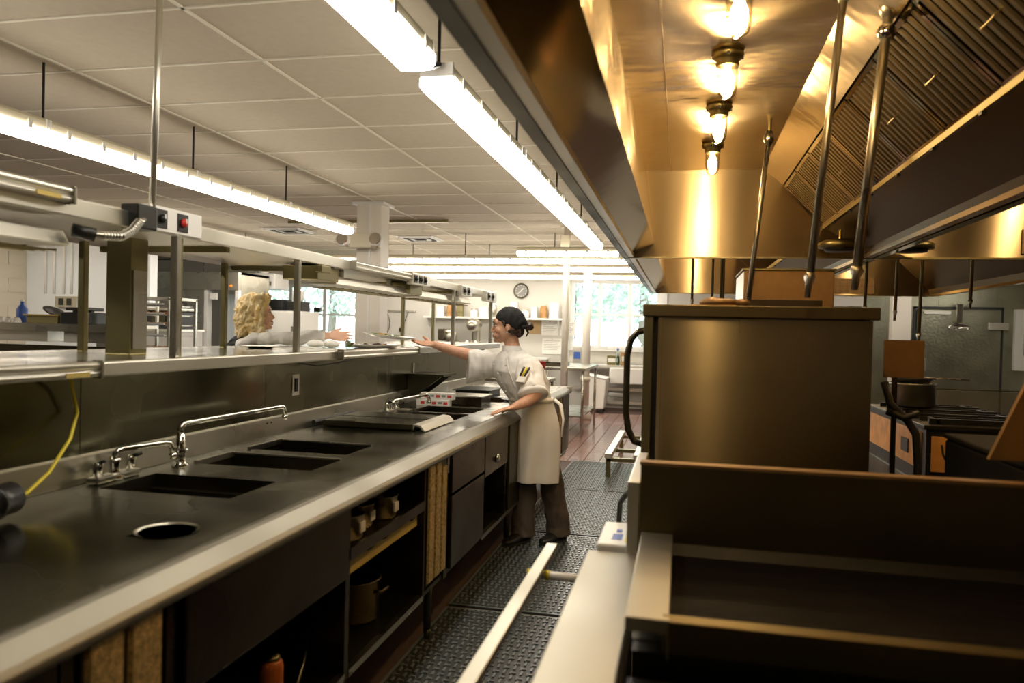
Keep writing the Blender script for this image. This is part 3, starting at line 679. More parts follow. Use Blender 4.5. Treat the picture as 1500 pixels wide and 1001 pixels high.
for (x, y, lab) in ((1.42, 5.35, 'dark round unlit lamp dish under the right hood edge'), (.98, 5.3, 'dark unlit lamp dish low on the near hood end')):
    t = thing('lamp_dish', lab, 'lamp')
    part('dish', G().lathe([(.13, 0), (.135, .03), (.10, .05), (.03, .055)], (x, y, 2.0), 20), 'bronze', t, True)
    part('stem', G().tube([(x, y, 2.05), (x, y, 2.12 if x < 1.2 else 2.6)], .012), 'bronze', t)
    part('glass', G().lathe([(.09, -.02), (.10, 0)], (x, y, 2.0), 20), 'black_plastic', t, True)
# vapour-tight lamps
first_lamp = None
for i, (y, lb) in enumerate(((1.25, 'over the range, out of the picture'), (1.93, 'over the griddle, out of the picture'), (2.62, 'nearest at the top of the picture'), (3.30, 'second from the camera'), (4.05, 'third from the camera'), (4.85, 'farthest, before the hood end wall'),
        (7.0, 'first in the second hood'), (8.3, 'middle in the second hood'), (9.6, 'last in the second hood'), (3.0, 'near one in the right hood'), (3.9, 'middle one in the right hood'), (4.8, 'last one in the right hood'), (7.5, 'near one in the far right hood'), (9.2, 'last one in the far right hood'))):
    if first_lamp is None:
        t = thing('hood_lamp', '', 'lamp', 'caged hood lamps')
        part('canopy', G().lathe([(.062, 0), (.066, -.012), (.055, -.03), (.045, -.035), (.048, -.055), (.040, -.06)], (0, 0, 0), 24), 'bronze', t, True)
        for k in range(4): part('lug', G().box(-.006, .006, .045, .064, -.03, -.014, Matrix.Rotation(k*PI/2, 4, 'Z')), 'black_metal', t)
        part('jar', G().lathe([(.040, -.058), (.042, -.08), (.041, -.15), (.034, -.178), (.02, -.19), (.001, -.193)], (0, 0, 0), 24, cap=False), 'jar_glass', t, True)
        b = part('bulb', G().lathe([(.012, -.062), (.014, -.075), (.026, -.105), (.028, -.125), (.022, -.145), (.008, -.155)], (0, 0, 0), 20), 'bulb', t, True)
        first_lamp = t
    else: t = dup(first_lamp, (0, 0, 0))
    t.location = (.155 if i < 9 else (1.55, 1.95, 2.4)[i-9] if i < 12 else (1.7, 2.3)[i-12], y, 2.59); t['label'] = 'lit bulb in a clear jar under the hood, '+lb
# drop rods of the hood
def rod(x0, y0, z0, x1, y1, z1, r, lab, nozzle=True, m='bronze', knob=False):
    t = thing('drop_pipe', lab, 'pipe')
    a, b = Vector((x0, y0, z0)), Vector((x1, y1, z1))
    part('pipe', G().tube([a, b], r, 12), m, t, True)
    part('fitting', G().tube([a+Vector((0, 0, .03)), a, a.lerp(b, .02), a.lerp(b, .05)], [r*1.2, r*2.2, r*2.0, r*1.1], 12), m, t, True)
    if nozzle: part('nozzle', G().tube([b, b.lerp(a, -.015), b.lerp(a, -.04), b.lerp(a, -.09)], [r*1.0, r*1.5, r*.9, r*.7], 12), 'steel', t, True)
    if knob: part('elbow_ball', G().ball(a.lerp(b, .10), r*1.9, 12, 8), 'chrome', t, True)
    return t
rod(.437, 4.4, 2.51, .340, 4.4, 1.50, .014, 'slim leaning pipe dropping from the hood behind the oven top', False, 'steel')
rod(.50, 2.75, 2.59, .418, 2.75, 1.64, .013, 'thick steel drop pipe, left of the two large ones before the filters', True, 'steel')
rod(.64, 2.75, 2.52, .565, 2.75, 1.66, .016, 'thick steel drop pipe with a ball joint, right of the two large ones', True, 'steel', True)
part('fitting', G().tube([(.437, 4.4, 2.50), (.437, 4.4, 2.59)], .012), 'bronze', bpy.data.objects['drop_pipe'])
for i, (x, y, zb, lb) in enumerate(((.075, 6.6, 1.72, 'leftmost thin pipe dropping from the second hood'), (.30, 6.4, 1.70, 'thin pipe dropping from the second hood just left of the leaning pipe'), (.34, 6.9, 1.70, 'thin pipe of the second hood half hidden by the leaning pipe'), (.25, 6.9, 1.70, 'second thin pipe of the second hood left of the leaning pipe'))):
    rod(x, y, 2.58, x, y, zb, .011, lb, True, 'bronze')
for i, (x, y, zb, lb) in enumerate(((1.42, 6.5, 1.68, 'first thin drop pipe right of the two large ones'), (1.64, 6.5, 1.65, 'second thin drop pipe, ending before the pale column'), (1.815, 6.5, 1.48, 'third thin drop pipe, reaching down to the brown hanging panel'), (2.17, 6.5, 1.74, 'fourth thin drop pipe, in front of the cooler door'))):
    rod(x, y, 2.58, x-.02, y, zb, .013, lb, True, 'bronze')

# ------------------------------------------------------------------ cook line
OV = thing('convection_oven', 'large stainless oven, its blank side panel facing the camera', 'oven')
part('side_panel', G().box(-.085, .69, 3.06, 3.07, .40, 1.485), 'oven_steel', OV)
part('body', G().box(-.12, .69, 3.07, 4.05, .40, 1.485), 'steel_front', OV)
part('door_edge', G().box(-.145, -.108, 3.045, 4.05, .42, 1.49), 'bronze', OV, bevel=.004)
part('door_gap', G().box(-.108, -.09, 3.065, 3.075, .42, 1.485), 'dark_gap', OV)
part('edge_strip', G().box(-.09, -.075, 3.045, 3.06, .42, 1.485), 'oven_steel', OV)
part('top_cap', G().box(-.15, .71, 3.035, 4.08, 1.488, 1.535), 'guard_steel', OV, bevel=.004)
part('vent_back', G().box(.25, .66, 3.95, 4.05, 1.535, 1.60), 'steel_front', OV)
part('handle', G().tube([(-.14, 3.12, 1.435), (-.175, 3.12, 1.425), (-.20, 3.12, 1.39), (-.212, 3.12, 1.33), (-.212, 3.12, 1.10), (-.20, 3.12, 1.03), (-.175, 3.12, .985), (-.14, 3.12, .975)], .0135, 14), 'steel_front', OV, True)
for x in (-.05, .62):
    for y in (3.12, 3.98): part('leg', G().tube([(x, y, .42), (x, y, .0)], .02, 12), 'steel_dark', OV, True)
part('drip_stain', G().tube([(.218, 3.059, 1.484), (.217, 3.059, 1.46), (.216, 3.059, 1.43)], [(.006, .001), (.005, .001), (.002, .001)], 8), 'brown_panel', OV)
for i, (x, y, s, lb) in enumerate(((.135, 3.10, (.075, .06, .018), 'left and larger'), (.225, 3.09, (.028, .04, .016), 'right and smaller'))):
    M = Matrix.Rotation(.2, 4, 'Z'); g = G().ball((0, 0, 0), s, 18, 9, M)
    g.v = [((x+v[0]), y+v[1], 1.548+v[2]*(1+.5*noise.noise(Vector(v)*40))) for v in g.v]
    obj1('folded_rag', g, 'dark_food' if 0 else 'brown_panel', 'dark red-brown rag bundled on the oven top, the %s one' % lb, 'rag', smooth=True)
obj1('paper_sheet', G().box(.03, .20, 3.05, 3.2, 1.535, 1.539), 'bread', 'thin tan board lying under the rags on the oven top', 'board')
t = thing('oven_stack', 'tall brown steel box unit behind the oven', 'oven')
part('body', G().box(.335, .81, 4.5, 5.1, .15, 1.79), 'brown_panel', t, bevel=.004)
part('side_face', G().box(.33, .335, 4.5, 5.1, .15, 1.78), 'steel_pale', t); part('top_cap', G().box(.325, .82, 4.49, 5.11, 1.79, 1.80), 'bronze', t)
for x in (.37, .77): part('leg', G().tube([(x, 4.55, .15), (x, 4.55, 0)], .02), 'steel_dark', t)
# griddle
GR = thing('griddle', 'dark flat-top griddle with a pale steel side strip in front of the oven', 'griddle')
part('plate', G().box(-.008, .95, 1.40, 1.93, .85, .875), 'griddle_plate', GR)
part('side_strip', G().prism([(-.085, .895), (-.085, .921), (-.008, .921), (-.008, .85), (-.012, .85), (-.012, .895)], 'y', 1.36, 1.955), 'steel_ledge', GR, bevel=.002)
part('front_rim', G().prism([(1.362, .86), (1.362, .918), (1.385, .923), (1.40, .916), (1.40, .86)], 'x', -.02, .97), 'guard_steel', GR, bevel=.002)
part('back_guard', G().box(-.092, 1.0, 1.965, 1.995, .86, 1.092), 'guard_steel', GR, bevel=.002)
part('guard_edge', G().box(-.094, 1.0, 1.960, 2.0, 1.088, 1.096), 'brown_panel', GR)
part('guard_foot', G().prism([(1.93, .875), (1.965, .895), (1.965, .86), (1.93, .86)], 'x', -.01, .95), 'black_metal', GR)
part('body', G().box(-.075, .97, 1.42, 1.96, .14, .86), 'steel_dark', GR)
part('front_panel', G().box(-.072, .97, 1.37, 1.42, .30, .858), 'black_metal', GR)
for x in (-.04, .92):
    for y in (1.45, 1.92): part('leg', G().tube([(x, y, .14), (x, y, 0)], .02), 'steel_dark', GR)
for k in range(3): part('knob', G().lathe([(.02, 0), (.018, .02), (.008, .022)], (.1+.3*k, 1.37, .78), 14, Matrix.Rotation(PI/2, 4, 'X')), 'bronze', GR, True)
t = thing('side_ledge', 'pale steel side ledge along the aisle beside the griddle', 'ledge')
part('top', G().box(-.228, -.09, .45, 2.03, .822, .842), 'steel_ledge', t, bevel=.004)
part('fascia', G().box(-.226, -.218, .45, 2.03, .70, .822), 'steel_pale', t)
part('support', G().box(-.218, -.085, .5, 2.0, .80, .822), 'steel_front', t)
for y in (.5, 1.95): part('leg', G().tube([(-.20, y, .80), (-.20, y, 0)], .015), 'steel_dark', t)
t = thing('aisle_rail', 'flat white metal rail on the aisle side held by a taped tube', 'rail')
part('flat_bar', G().box(-.367, -.335, .7, 2.2, .792, .804), 'steel_ledge', t, bevel=.002)
part('bar_web', G().box(-.352, -.346, .7, 2.19, .765, .792), 'steel', t)
for y in (1.99, .8):
    part('cross_tube', G().tube([(-.375, y, .778), (-.218, y, .775)], .011, 12), 'white_paint', t, True)
    part('tape', G().tube([(-.382, y, .778), (-.368, y, .778)], .0125, 12).tube([(-.334, y, .777), (-.322, y, .777)], .0125, 12), 'yellow', t, True)
t = thing('paper_tub', 'small white tub with blue and yellow print at the end of the steel ledge', 'tub')
part('tub', G().prism([(-.205, .78), (-.115, .78), (-.11, .856), (-.208, .856)], 'y', 2.05, 2.30), 'white_plastic', t, bevel=.006)
part('print_mark', G().box(-.172, -.145, 2.10, 2.16, .8562, .857), 'blue', t); part('print_mark', G().box(-.136, -.124, 2.08, 2.2, .8562, .857), 'yellow', t)
part('print_mark', G().box(-.165, -.15, 2.18, 2.21, .8562, .857), 'blue', t)
part('shelf_arm', G().box(-.19, -.095, 2.04, 2.30, .762, .78), 'steel', t); part('shelf_arm', G().box(-.12, -.10, 1.9, 2.3, .74, .762), 'steel', t); part('leg', G().tube([(-.13, 2.25, .762), (-.13, 2.25, 0)], .012), 'steel_dark', t)
t = thing('control_box', 'pale grey control box on the left end of the griddle guard', 'box')
part('box', G().box(-.128, -.096, 2.03, 2.55, .83, 1.03), 'steel_pale', t, bevel=.003); part('base', G().box(-.13, -.096, 2.03, 2.56, .76, .83), 'bronze', t, bevel=.003)
part('hose', G().tube([(-.14, 2.35, .95), (-.17, 2.36, .90), (-.175, 2.36, .80), (-.15, 2.36, .72)], .008), 'black_rubber', t, True)
part('stand', G().box(-.12, -.10, 2.5, 2.54, 0, .76), 'steel_dark', t)
# near range below the picture
RG = thing('gas_range', 'black gas range with cast grates at the bottom right corner', 'range')
part('body', G().box(-.075, .95, .35, 1.355, .12, .79), 'black_metal', RG)
part('top', G().box(-.08, .96, .34, 1.358, .79, .815), 'black_metal', RG)
for i in range(3):
    for j in range(2):
        cx_, cy_ = .10+.33*i, .62+.46*j
        gr = part('grate', G().box(cx_-.14, cx_+.14, cy_-.20, cy_-.185, .815, .84).box(cx_-.14, cx_+.14, cy_+.185, cy_+.20, .815, .84).box(cx_-.14, cx_-.125, cy_-.20, cy_+.2, .815, .84).box(cx_+.125, cx_+.14, cy_-.2, cy_+.2, .815, .84), 'black_metal', RG)
        for k in range(4):
            M = Matrix.Translation((cx_, cy_, .84)) @ Matrix.Rotation(PI/4+k*PI/2, 4, 'Z')
            part('grate_finger', G().box(.05, .15, -.005, .005, -.012, .004, M), 'bronze', gr)
        part('burner', G().lathe([(.05, 0), (.045, .012), (.02, .016)], (cx_, cy_, .815), 18), 'bronze', RG, True)
for x in (-.04, .90):
    for y in (.4, 1.3): part('leg', G().tube([(x, y, .12), (x, y, 0)], .02), 'steel_dark', RG)
# right-hand dark appliances
t = thing('tilting_pan', 'dark braising pan cabinet on the right with its brown lid raised', 'pan')
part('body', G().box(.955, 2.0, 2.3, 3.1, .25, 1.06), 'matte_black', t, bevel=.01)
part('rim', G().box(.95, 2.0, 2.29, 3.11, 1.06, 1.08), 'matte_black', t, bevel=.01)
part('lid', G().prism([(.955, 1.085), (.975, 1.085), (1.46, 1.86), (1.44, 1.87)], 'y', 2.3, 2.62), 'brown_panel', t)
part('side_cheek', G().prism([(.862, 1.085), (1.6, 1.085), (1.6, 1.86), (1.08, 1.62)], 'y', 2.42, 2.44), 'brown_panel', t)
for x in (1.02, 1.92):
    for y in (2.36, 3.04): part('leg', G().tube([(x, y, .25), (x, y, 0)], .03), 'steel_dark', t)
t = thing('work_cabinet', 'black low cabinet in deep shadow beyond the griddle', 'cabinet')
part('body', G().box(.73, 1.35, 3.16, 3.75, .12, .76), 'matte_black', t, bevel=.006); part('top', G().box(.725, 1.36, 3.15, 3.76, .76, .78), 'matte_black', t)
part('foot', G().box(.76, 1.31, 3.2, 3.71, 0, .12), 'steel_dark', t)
t = thing('warming_oven', 'black framed oven, its coppery doors coloured as if orange-lit, right of the big oven', 'oven')
part('frame', G().box(1.325, 1.95, 4.6, 5.9, .10, .93), 'black_metal', t)
part('top', G().box(1.31, 1.97, 4.59, 5.92, .93, .955), 'black_metal', t, bevel=.004)
d1 = part('door', G().box(1.312, 1.325, 4.68, 5.22, .70, .905), 'lamplit_copper', t, bevel=.003); part('door', G().box(1.312, 1.325, 5.28, 5.86, .70, .905), 'lamplit_copper', t, bevel=.003)
part('door_window', G().box(1.306, 1.312, 4.88, 5.02, .76, .84), 'black_plastic', d1)
d2 = part('door', G().box(1.35, 1.60, 4.588, 4.60, .70, .895), 'lamplit_copper', t, bevel=.003)
part('handle', G().tube([(1.40, 4.588, .85), (1.40, 4.56, .80), (1.42, 4.56, .76), (1.50, 4.56, .745), (1.53, 4.588, .745)], .006, 8), 'black_metal', d2, True)
part('door', G().box(1.312, 1.325, 4.68, 5.86, .20, .62), 'steel_front', t, bevel=.003); part('lower_rail', G().box(1.31, 1.60, 4.59, 4.6, .64, .66), 'bronze', t)
for x in (1.37, 1.90):
    for y in (4.66, 5.84): part('leg', G().tube([(x, y, .10), (x, y, 0)], .02), 'steel_dark', t)
for k in range(4):
    part('grate', G().box(1.36, 1.92, 4.68+.30*k, 4.70+.30*k, .955, .985).box(1.36, 1.92, 4.86+.30*k, 4.87+.30*k, .955, .98).box(1.4+.0, 1.415, 4.68+.3*k, 4.87+.3*k, .955, .98).box(1.86, 1.875, 4.68+.3*k, 4.87+.3*k, .955, .98), 'black_metal', t)
t = thing('stock_pot', 'pale steel pot with a pan handle over it behind the brown panel', 'pot')
part('pot', G().lathe([(.13, 0), (.14, .01), (.14, .14), (.148, .15), (.135, .15), (.13, .015), (.001, .012)], (1.50, 5.55, .985), 28, cap=False), 'steel', t, True)
t = thing('frying_pan', 'steel pan with a long riveted handle resting on the pot', 'pan')
part('pan', G().lathe([(.10, 0), (.13, .035), (.135, .035), (.102, -.003)], (1.50, 5.55, 1.140), 26), 'black_metal', t, True)
part('handle', G().tube([(1.60, 5.5, 1.168), (1.68, 5.46, 1.175), (1.80, 5.40, 1.170)], [(.012, .006), (.016, .006), (.010, .006)], 10), 'chrome', t, True)
t = thing('hanging_panel', 'plain brown steel panel standing at the right rear corner of the oven', 'panel')
part('panel', G().box(.86, 1.02, 3.60, 3.615, 1.255, 1.418), 'brown_panel', t, bevel=.002); part('stand', G().box(.90, .92, 3.615, 3.63, .78, 1.41), 'steel_dark', t)
t = thing('hose_bundle', 'dark looping hose hanging down beside the oven right edge', 'hose')
part('hose', G().tube([(.84, 3.5, 1.24), (.86, 3.48, 1.15), (.92, 3.46, 1.09), (.955, 3.45, 1.03), (.965, 3.45, .90), (.965, 3.45, .785)], .016, 10), 'black_rubber', t, True)
part('hose', G().tube([(.84, 3.45, 1.12), (.90, 3.42, 1.10), (.955, 3.42, 1.12)], .014, 10), 'black_rubber', t, True)
t = thing('mesh_screen', 'fine translucent wire mesh guard before the cooler door', 'screen')
part('mesh', G().box(2.03, 2.70, 6.8, 6.806, .86, 1.02+.0), 'screen_mesh', t); part('frame', G().tube([(2.0, 6.8, .0), (2.0, 6.8, 1.03), (2.72, 6.8, 1.03), (2.72, 6.8, 0)], .008, 8), 'bronze', t)
t = thing('step_dolly', 'pale wooden low frame dolly on the floor beyond the oven', 'dolly')
for x in (-.70, -.42): part('side_rail', G().box(x, x+.07, 7.45, 9.3, .20, .25), 'steel_pale', t, bevel=.004)
for y in (7.5, 8.1, 9.2): part('cross_bar', G().box(-.68, -.36, y, y+.05, .165, .20), 'bronze', t)
for y in (7.5, 9.2):
    for x in (-.69, -.40): part('leg', G().box(x, x+.045, y, y+.045, 0, .20), 'bronze', t)

# ------------------------------------------------------------------ floor mats
studs = G()
sp = .0345
for i in range(25):
    for j in range(33):
        x = .022+i*.0350; y = .03+j*.0450
        if (i+j) % 2: studs.box(x, x+.026, y, y+.010, .010, .016); studs.box(x, x+.008, y-.008, y+.018, .010, .016)
        else: studs.box(x+.008, x+.018, y-.008, y+.026, .010, .016)
mt = thing('rubber_mat', '', 'mat', 'rubber floor mats in the aisle')
part('base', G().box(0, .91, 0, 1.50, 0, .010), 'black_rubber', mt, bevel=.004)
part('edge', G().box(0, .012, 0, 1.5, .010, .013).box(.898, .91, 0, 1.5, .010, .013).box(0, .91, 0, .012, .010, .013).box(0, .91, 1.488, 1.5, .010, .013), 'rubber_stud', mt)
part('stud', studs, 'rubber_stud', mt, kind='stuff')
mts = (('farthest black rubber mat, ending at the bare red tiles', 6.84), ('second farthest black rubber mat, behind the chef', 5.30), ('black rubber mat under the chef feet', 3.76), ('black rubber mat beside the tip of the white rail', 2.22), ('nearest black rubber mat at the bottom edge of the picture', .68))
for i, (lb, y) in enumerate(mts):
    if i == 0: mt.location = (-1.13, y, 0); mt['label'] = lb
    else: dup(mt, (-1.13, y, 0), lb)

# ------------------------------------------------------------------ far right: cooler wall
cw = struct('wall_cooler', G().box(2.9, XR, 14.40, 14.55, 0, H), 'cooler_steel')
for k in range(8):
    for (z0, z1) in ((.0, 2.02), (2.03, 2.36), (2.37, 2.79)):
        if z0 == 0 and 1 <= k <= 2+1: continue
        part('panel', G().box(2.92+k*.45, 2.92+k*.45+.446, 14.385, 14.40, z0, z1), 'cooler_steel', cw)
dr = struct('door_1', G().box(3.93, 5.22, 14.33, 14.40, .05, 1.95), 'cooler_steel', bevel=.01)
part('door_seal', G().box(3.88, 3.92, 14.37, 14.395, .0, 2.0).box(5.23, 5.27, 14.37, 14.395, 0, 2.0).box(3.88, 5.27, 14.37, 14.395, 1.96, 2.0), 'black_rubber', dr)
part('closer', G().box(4.50, 4.60, 14.22, 14.33, 1.73, 2.05), 'chrome', dr, bevel=.01)
part('closer_arm', G().box(4.02, 4.44, 14.29, 14.33, 1.87, 1.92), 'steel_pale', dr)
part('hinge', G().box(5.02, 5.32, 14.28, 14.33, 1.62, 1.74), 'steel_pale', dr, bevel=.006)
part('badge', G().lathe([(.17, 0), (.17, .008), (.14, .01), (.14, .004), (.001, .004)], (4.58, 14.325, 1.655), 28, Matrix.Rotation(PI/2, 4, 'X') @ Matrix.Diagonal((1, .33, 1, 1))), 'chrome', dr, True)
part('latch_post', G().tube([(4.05, 14.3, .9), (4.05, 14.25, .9), (4.05, 14.25, 1.1), (4.05, 14.3, 1.1)], .015), 'chrome', dr)
nb = thing('notice_board', 'white framed notice board cut by the right edge of the picture', 'board')
part('frame', G().box(5.42, 6.1, 14.30, 14.38, .95, 1.97).box(5.5, 6.02, 14.292, 14.30, 1.60, 1.64), 'white_paint', nb)
part('sheet', G().box(5.55, 5.98, 14.285, 14.292, 1.66, 1.88), 'paper', nb); part('sheet', G().box(5.55, 5.98, 14.285, 14.292, 1.2, 1.56), 'print_ink', nb)
obj1('pale_post', G().box(3.28, 3.56, 13.3, 13.5, 0, H), 'column_white', 'wide pale post behind the right edge of the oven', 'post', bevel=.01)
obj1('shelf_sign', G().box(2.3, 3.1, 14.3, 14.34, 1.98, 2.15), 'paper', 'pale marked board on the far wall just above the oven top', 'board')

# ------------------------------------------------------------------ far wall work area
def table(x0, x1, y0, y1, z, lab, m='steel', shelf=True, name='work_table'):
    t = thing(name, lab, 'table')
    part('tabletop', G().box(x0, x1, y0, y1, z-.04, z), m, t, bevel=.005)
    for x in (x0+.04, x1-.04):
        for y in (y0+.04, y1-.04): part('leg', G().tube([(x, y, z-.04), (x, y, 0)], .02, 10), 'steel', t, True)
    if shelf: part('undershelf', G().box(x0+.03, x1-.03, y0+.03, y1-.03, .26, .28), 'steel', t)
    return t
table(-2.5, -1.46, 8.5, 9.1, .87, 'steel prep table right behind the counter end, the nearer one')
table(-3.2, -1.25, 10.3, 11.9, .93, 'steel prep table with trays beyond the nearer prep table')
t = thing('red_bucket', 'red plastic bucket with a white handle behind the chef back', 'bucket')
part('bucket', G().lathe([(.07, 0), (.08, .005), (.10, .19), (.108, .195), (.10, .195), (.078, .01), (.001, .008)], (-1.62, 8.72, .87), 24, cap=False), 'red', t, True)
part('handle', G().tube([(-1.73, 8.70, 1.05), (-1.68, 8.61, 1.02), (-1.60, 8.60, .97), (-1.52, 8.70, .96)], .004, 8), 'white_plastic', t, True)
for i, (x, s) in enumerate(((-2.55, 'left'), (-2.0, 'right'))):
    t = thing('sheet_tray', 'shallow dark steel tray on the far prep table, the %s one' % s, 'tray', 'sheet trays')
    part('tray', G().box(x, x+.42, 10.6, 11.1, .93, .945).box(x, x+.42, 10.6, 10.61, .945, .97).box(x, x+.42, 11.09, 11.1, .945, .97).box(x, x+.01, 10.6, 11.1, .945, .97).box(x+.41, x+.42, 10.6, 11.1, .945, .97), 'steel_front', t)
t = table(-5.6, -2.45, 13.9, 14.5, .92, 'long white work table along the far wall under the mixer', 'white_paint')
obj1('cutting_board', G().box(-3.9, -3.0, 13.95, 14.35, .92, .95), 'white_plastic', 'white cutting board on the far wall table', 'board')
ws = thing('wall_shelf', 'long white wall shelf above the mixer', 'shelf')
part('board', G().box(-4.95, -2.15, 14.3, 14.6, 1.63, 1.665), 'white_paint', ws)
for x in (-4.9, -3.9, -3.0, -2.3): part('bracket', G().prism([(14.58, 1.63), (14.34, 1.63), (14.58, 1.45)], 'x', x, x+.02), 'white_paint', ws)
random.seed(3)
cols = ['white_plastic', 'paper', 'bread', 'bronze', 'white_plastic', 'paper', 'steel', 'white_plastic', 'paper', 'white_plastic', 'bread', 'paper', 'steel']
adj = ['first', 'second', 'third', 'fourth', 'fifth', 'sixth', 'seventh', 'eighth', 'ninth', 'tenth', 'eleventh', 'twelfth', 'thirteenth']
x = -4.85
for i, m in enumerate(cols):
    w = .11+.03*(i % 3); h = .14+.05*((i*5) % 4)
    if i == 7: x = -3.22
    t = thing('shelf_jar', '%s food container from the left on the far wall shelf, %s' % (adj[i], {'white_plastic': 'white', 'yellow_label': 'mustard', 'bread': 'tan', 'bronze': 'olive', 'paper': 'cream', 'steel': 'grey', 'red': 'red'}[m]), 'container', 'containers on the wall shelf')
    part('jar', G().box(x, x+w, 14.36, 14.48, 1.665, 1.665+h) if i % 2 else G().lathe([(w*.45, 0), (w*.5, .01), (w*.5, h*.8), (w*.38, h*.92), (w*.38, h)], (x+w/2, 14.42, 1.665), 16), m, t, bool(1-i % 2))
    part('lid', G().box(x-.003, x+w+.003, 14.355, 14.485, 1.665+h, 1.68+h) if i % 2 else G().lathe([(w*.42, h), (w*.42, h+.02)], (x+w/2, 14.42, 1.665), 16), 'steel_pale' if i % 3 else 'white_plastic', t)
    x += w+.05+.10*(i == 3)
mx = thing('stand_mixer', 'steel stand mixer on the far wall table left of the chef face', 'mixer')
x, y, z = -3.85, 14.1, .92
part('base', G().prism([(y-.25, z), (y+.2, z), (y+.2, z+.06), (y-.25, z+.04)], 'x', x-.13, x+.13), 'steel', mx, bevel=.02)
part('column', G().prism([(y+.05, z+.05), (y+.2, z+.05), (y+.2, z+.5), (y+.05, z+.5)], 'x', x-.07, x+.07), 'steel', mx, bevel=.02)
part('head', G().tube([(x, y+.24, z+.56), (x, y+.1, z+.58), (x, y-.12, z+.58), (x, y-.26, z+.56)], [.06, .12, .13, .07], 18), 'steel', mx, True)
part('bowl', G().lathe([(.07, 0), (.12, .06), (.15, .22), (.155, .22), (.12, .05)], (x, y-.12, z+.06), 24), 'chrome', mx, True)
part('shaft', G().tube([(x, y-.12, z+.5), (x, y-.12, z+.25)], .02), 'chrome', mx)
part('knob', G().lathe([(.025, 0), (.02, .02)], (x+.12, y, z+.58), 12, Matrix.Rotation(PI/2, 4, 'Y')), 'black_plastic', mx)
sl = thing('food_slicer', 'dark grey food slicer on the far wall table behind the pass post', 'slicer')
x = -4.35
part('base', G().box(x-.2, x+.18, 13.98, 14.4, .92, 1.03), 'black_metal', sl, bevel=.02); part('blade', G().lathe([(.17, 0), (.17, .02), (.05, .05)], (x, 14.1, 1.25), 28, Matrix.Rotation(PI/2, 4, 'X')), 'steel', sl, True)
part('carriage', G().box(x-.18, x-.05, 13.95, 14.3, 1.2, 1.42), 'steel_front', sl, bevel=.02); part('motor', G().box(x+.02, x+.18, 14.1, 14.35, 1.03, 1.2), 'steel', sl, bevel=.03)
ck = thing('wall_clock', 'round grey wall clock on the far wall', 'clock')
M = Matrix.Rotation(PI/2, 4, 'X')
part('rim', G().lathe([(.145, 0), (.15, .03), (.125, .035), (.125, .012), (.001, .012)], (-3.06, 14.59, 2.19), 32, M, cap=False), 'steel_dark', ck, True)
fc = part('face', G().lathe([(.125, .012), (.125, .016)], (-3.06, 14.59, 2.19), 32, M), 'print_ink', ck)
for k in range(12):
    a = k*PI/6; part('hour_mark', G().box(-.005, .005, -.001, 0, .095, .115, Matrix.Translation((-3.06, 14.573, 2.19)) @ Matrix.Rotation(a, 4, 'Y')), 'paper', fc)
part('hand', G().box(-.006, .006, -.002, 0, -.02, .07, Matrix.Translation((-3.06, 14.572, 2.19)) @ Matrix.Rotation(.7, 4, 'Y')), 'paper', ck); part('hand', G().box(-.004, .004, -.002, 0, -.02, .10, Matrix.Translation((-3.06, 14.57, 2.19)) @ Matrix.Rotation(-2.3, 4, 'Y')), 'paper', ck)
for i, (x0, x1, z0, z1, m, lb) in enumerate(((-2.90, -2.66, 1.36, 1.62, 'cork', 'cork notice panel under the far wall shelf'), (-2.64, -2.32, 1.34, 1.62, 'paper', 'white notice sheet under the far wall shelf, left one'), (-2.28, -1.98+.0, 1.34, 1.62, 'paper', 'white notice sheet under the far wall shelf, right one'), (-2.62, -2.24, .98, 1.28, 'paper', 'large white notice sheet low on the far wall'), (-2.22, -2.13, .98, 1.26, 'cork', 'tan envelope pinned low on the far wall'))):
    t = thing('notice_sheet', lb, 'notice')
    part('sheet', G().box(x0, x1, 14.585, 14.598, z0, z1), m, t)
    if m == 'paper':
        for k in range(6): part('text_line', G().box(x0+.03, x1-.03-.03*(k % 3), 14.583, 14.585, z1-.05-.033*k, z1-.043-.033*k), 'print_ink', t)
    part('pin', G().ball(((x0+x1)/2, 14.583, z1-.015), .008, 8, 5), 'black_metal', t)
wt = thing('wall_hook_rack', 'wire hooks with whisks hanging on the far wall right of the square column', 'rack')
part('hook_rail', G().box(-6.0, -5.2, 14.57, 14.59, 1.74, 1.77), 'steel', wt)
def loop(cx_, cz_, w, h, n=18): return [(cx_+w*math.sin(2*PI*k/n), 14.55, cz_+h*math.cos(2*PI*k/n)) for k in range(n+1)]
u1 = thing('wire_loop_tool', 'wire loop utensil hanging from the far wall hooks, the left one', 'utensil'); part('loop', G().tube(loop(-5.85, 1.50, .11, .22), .008, 6), 'steel_front', u1, True)
u2 = thing('ladle', 'ladle hanging from the far wall hooks, the right one', 'ladle'); part('handle', G().tube([(-5.35, 14.55, 1.74), (-5.45, 14.55, 1.45)], .008), 'steel_front', u2); part('bowl', G().ball((-5.47, 14.53, 1.38), .06, 12, 8), 'steel_front', u2, True)
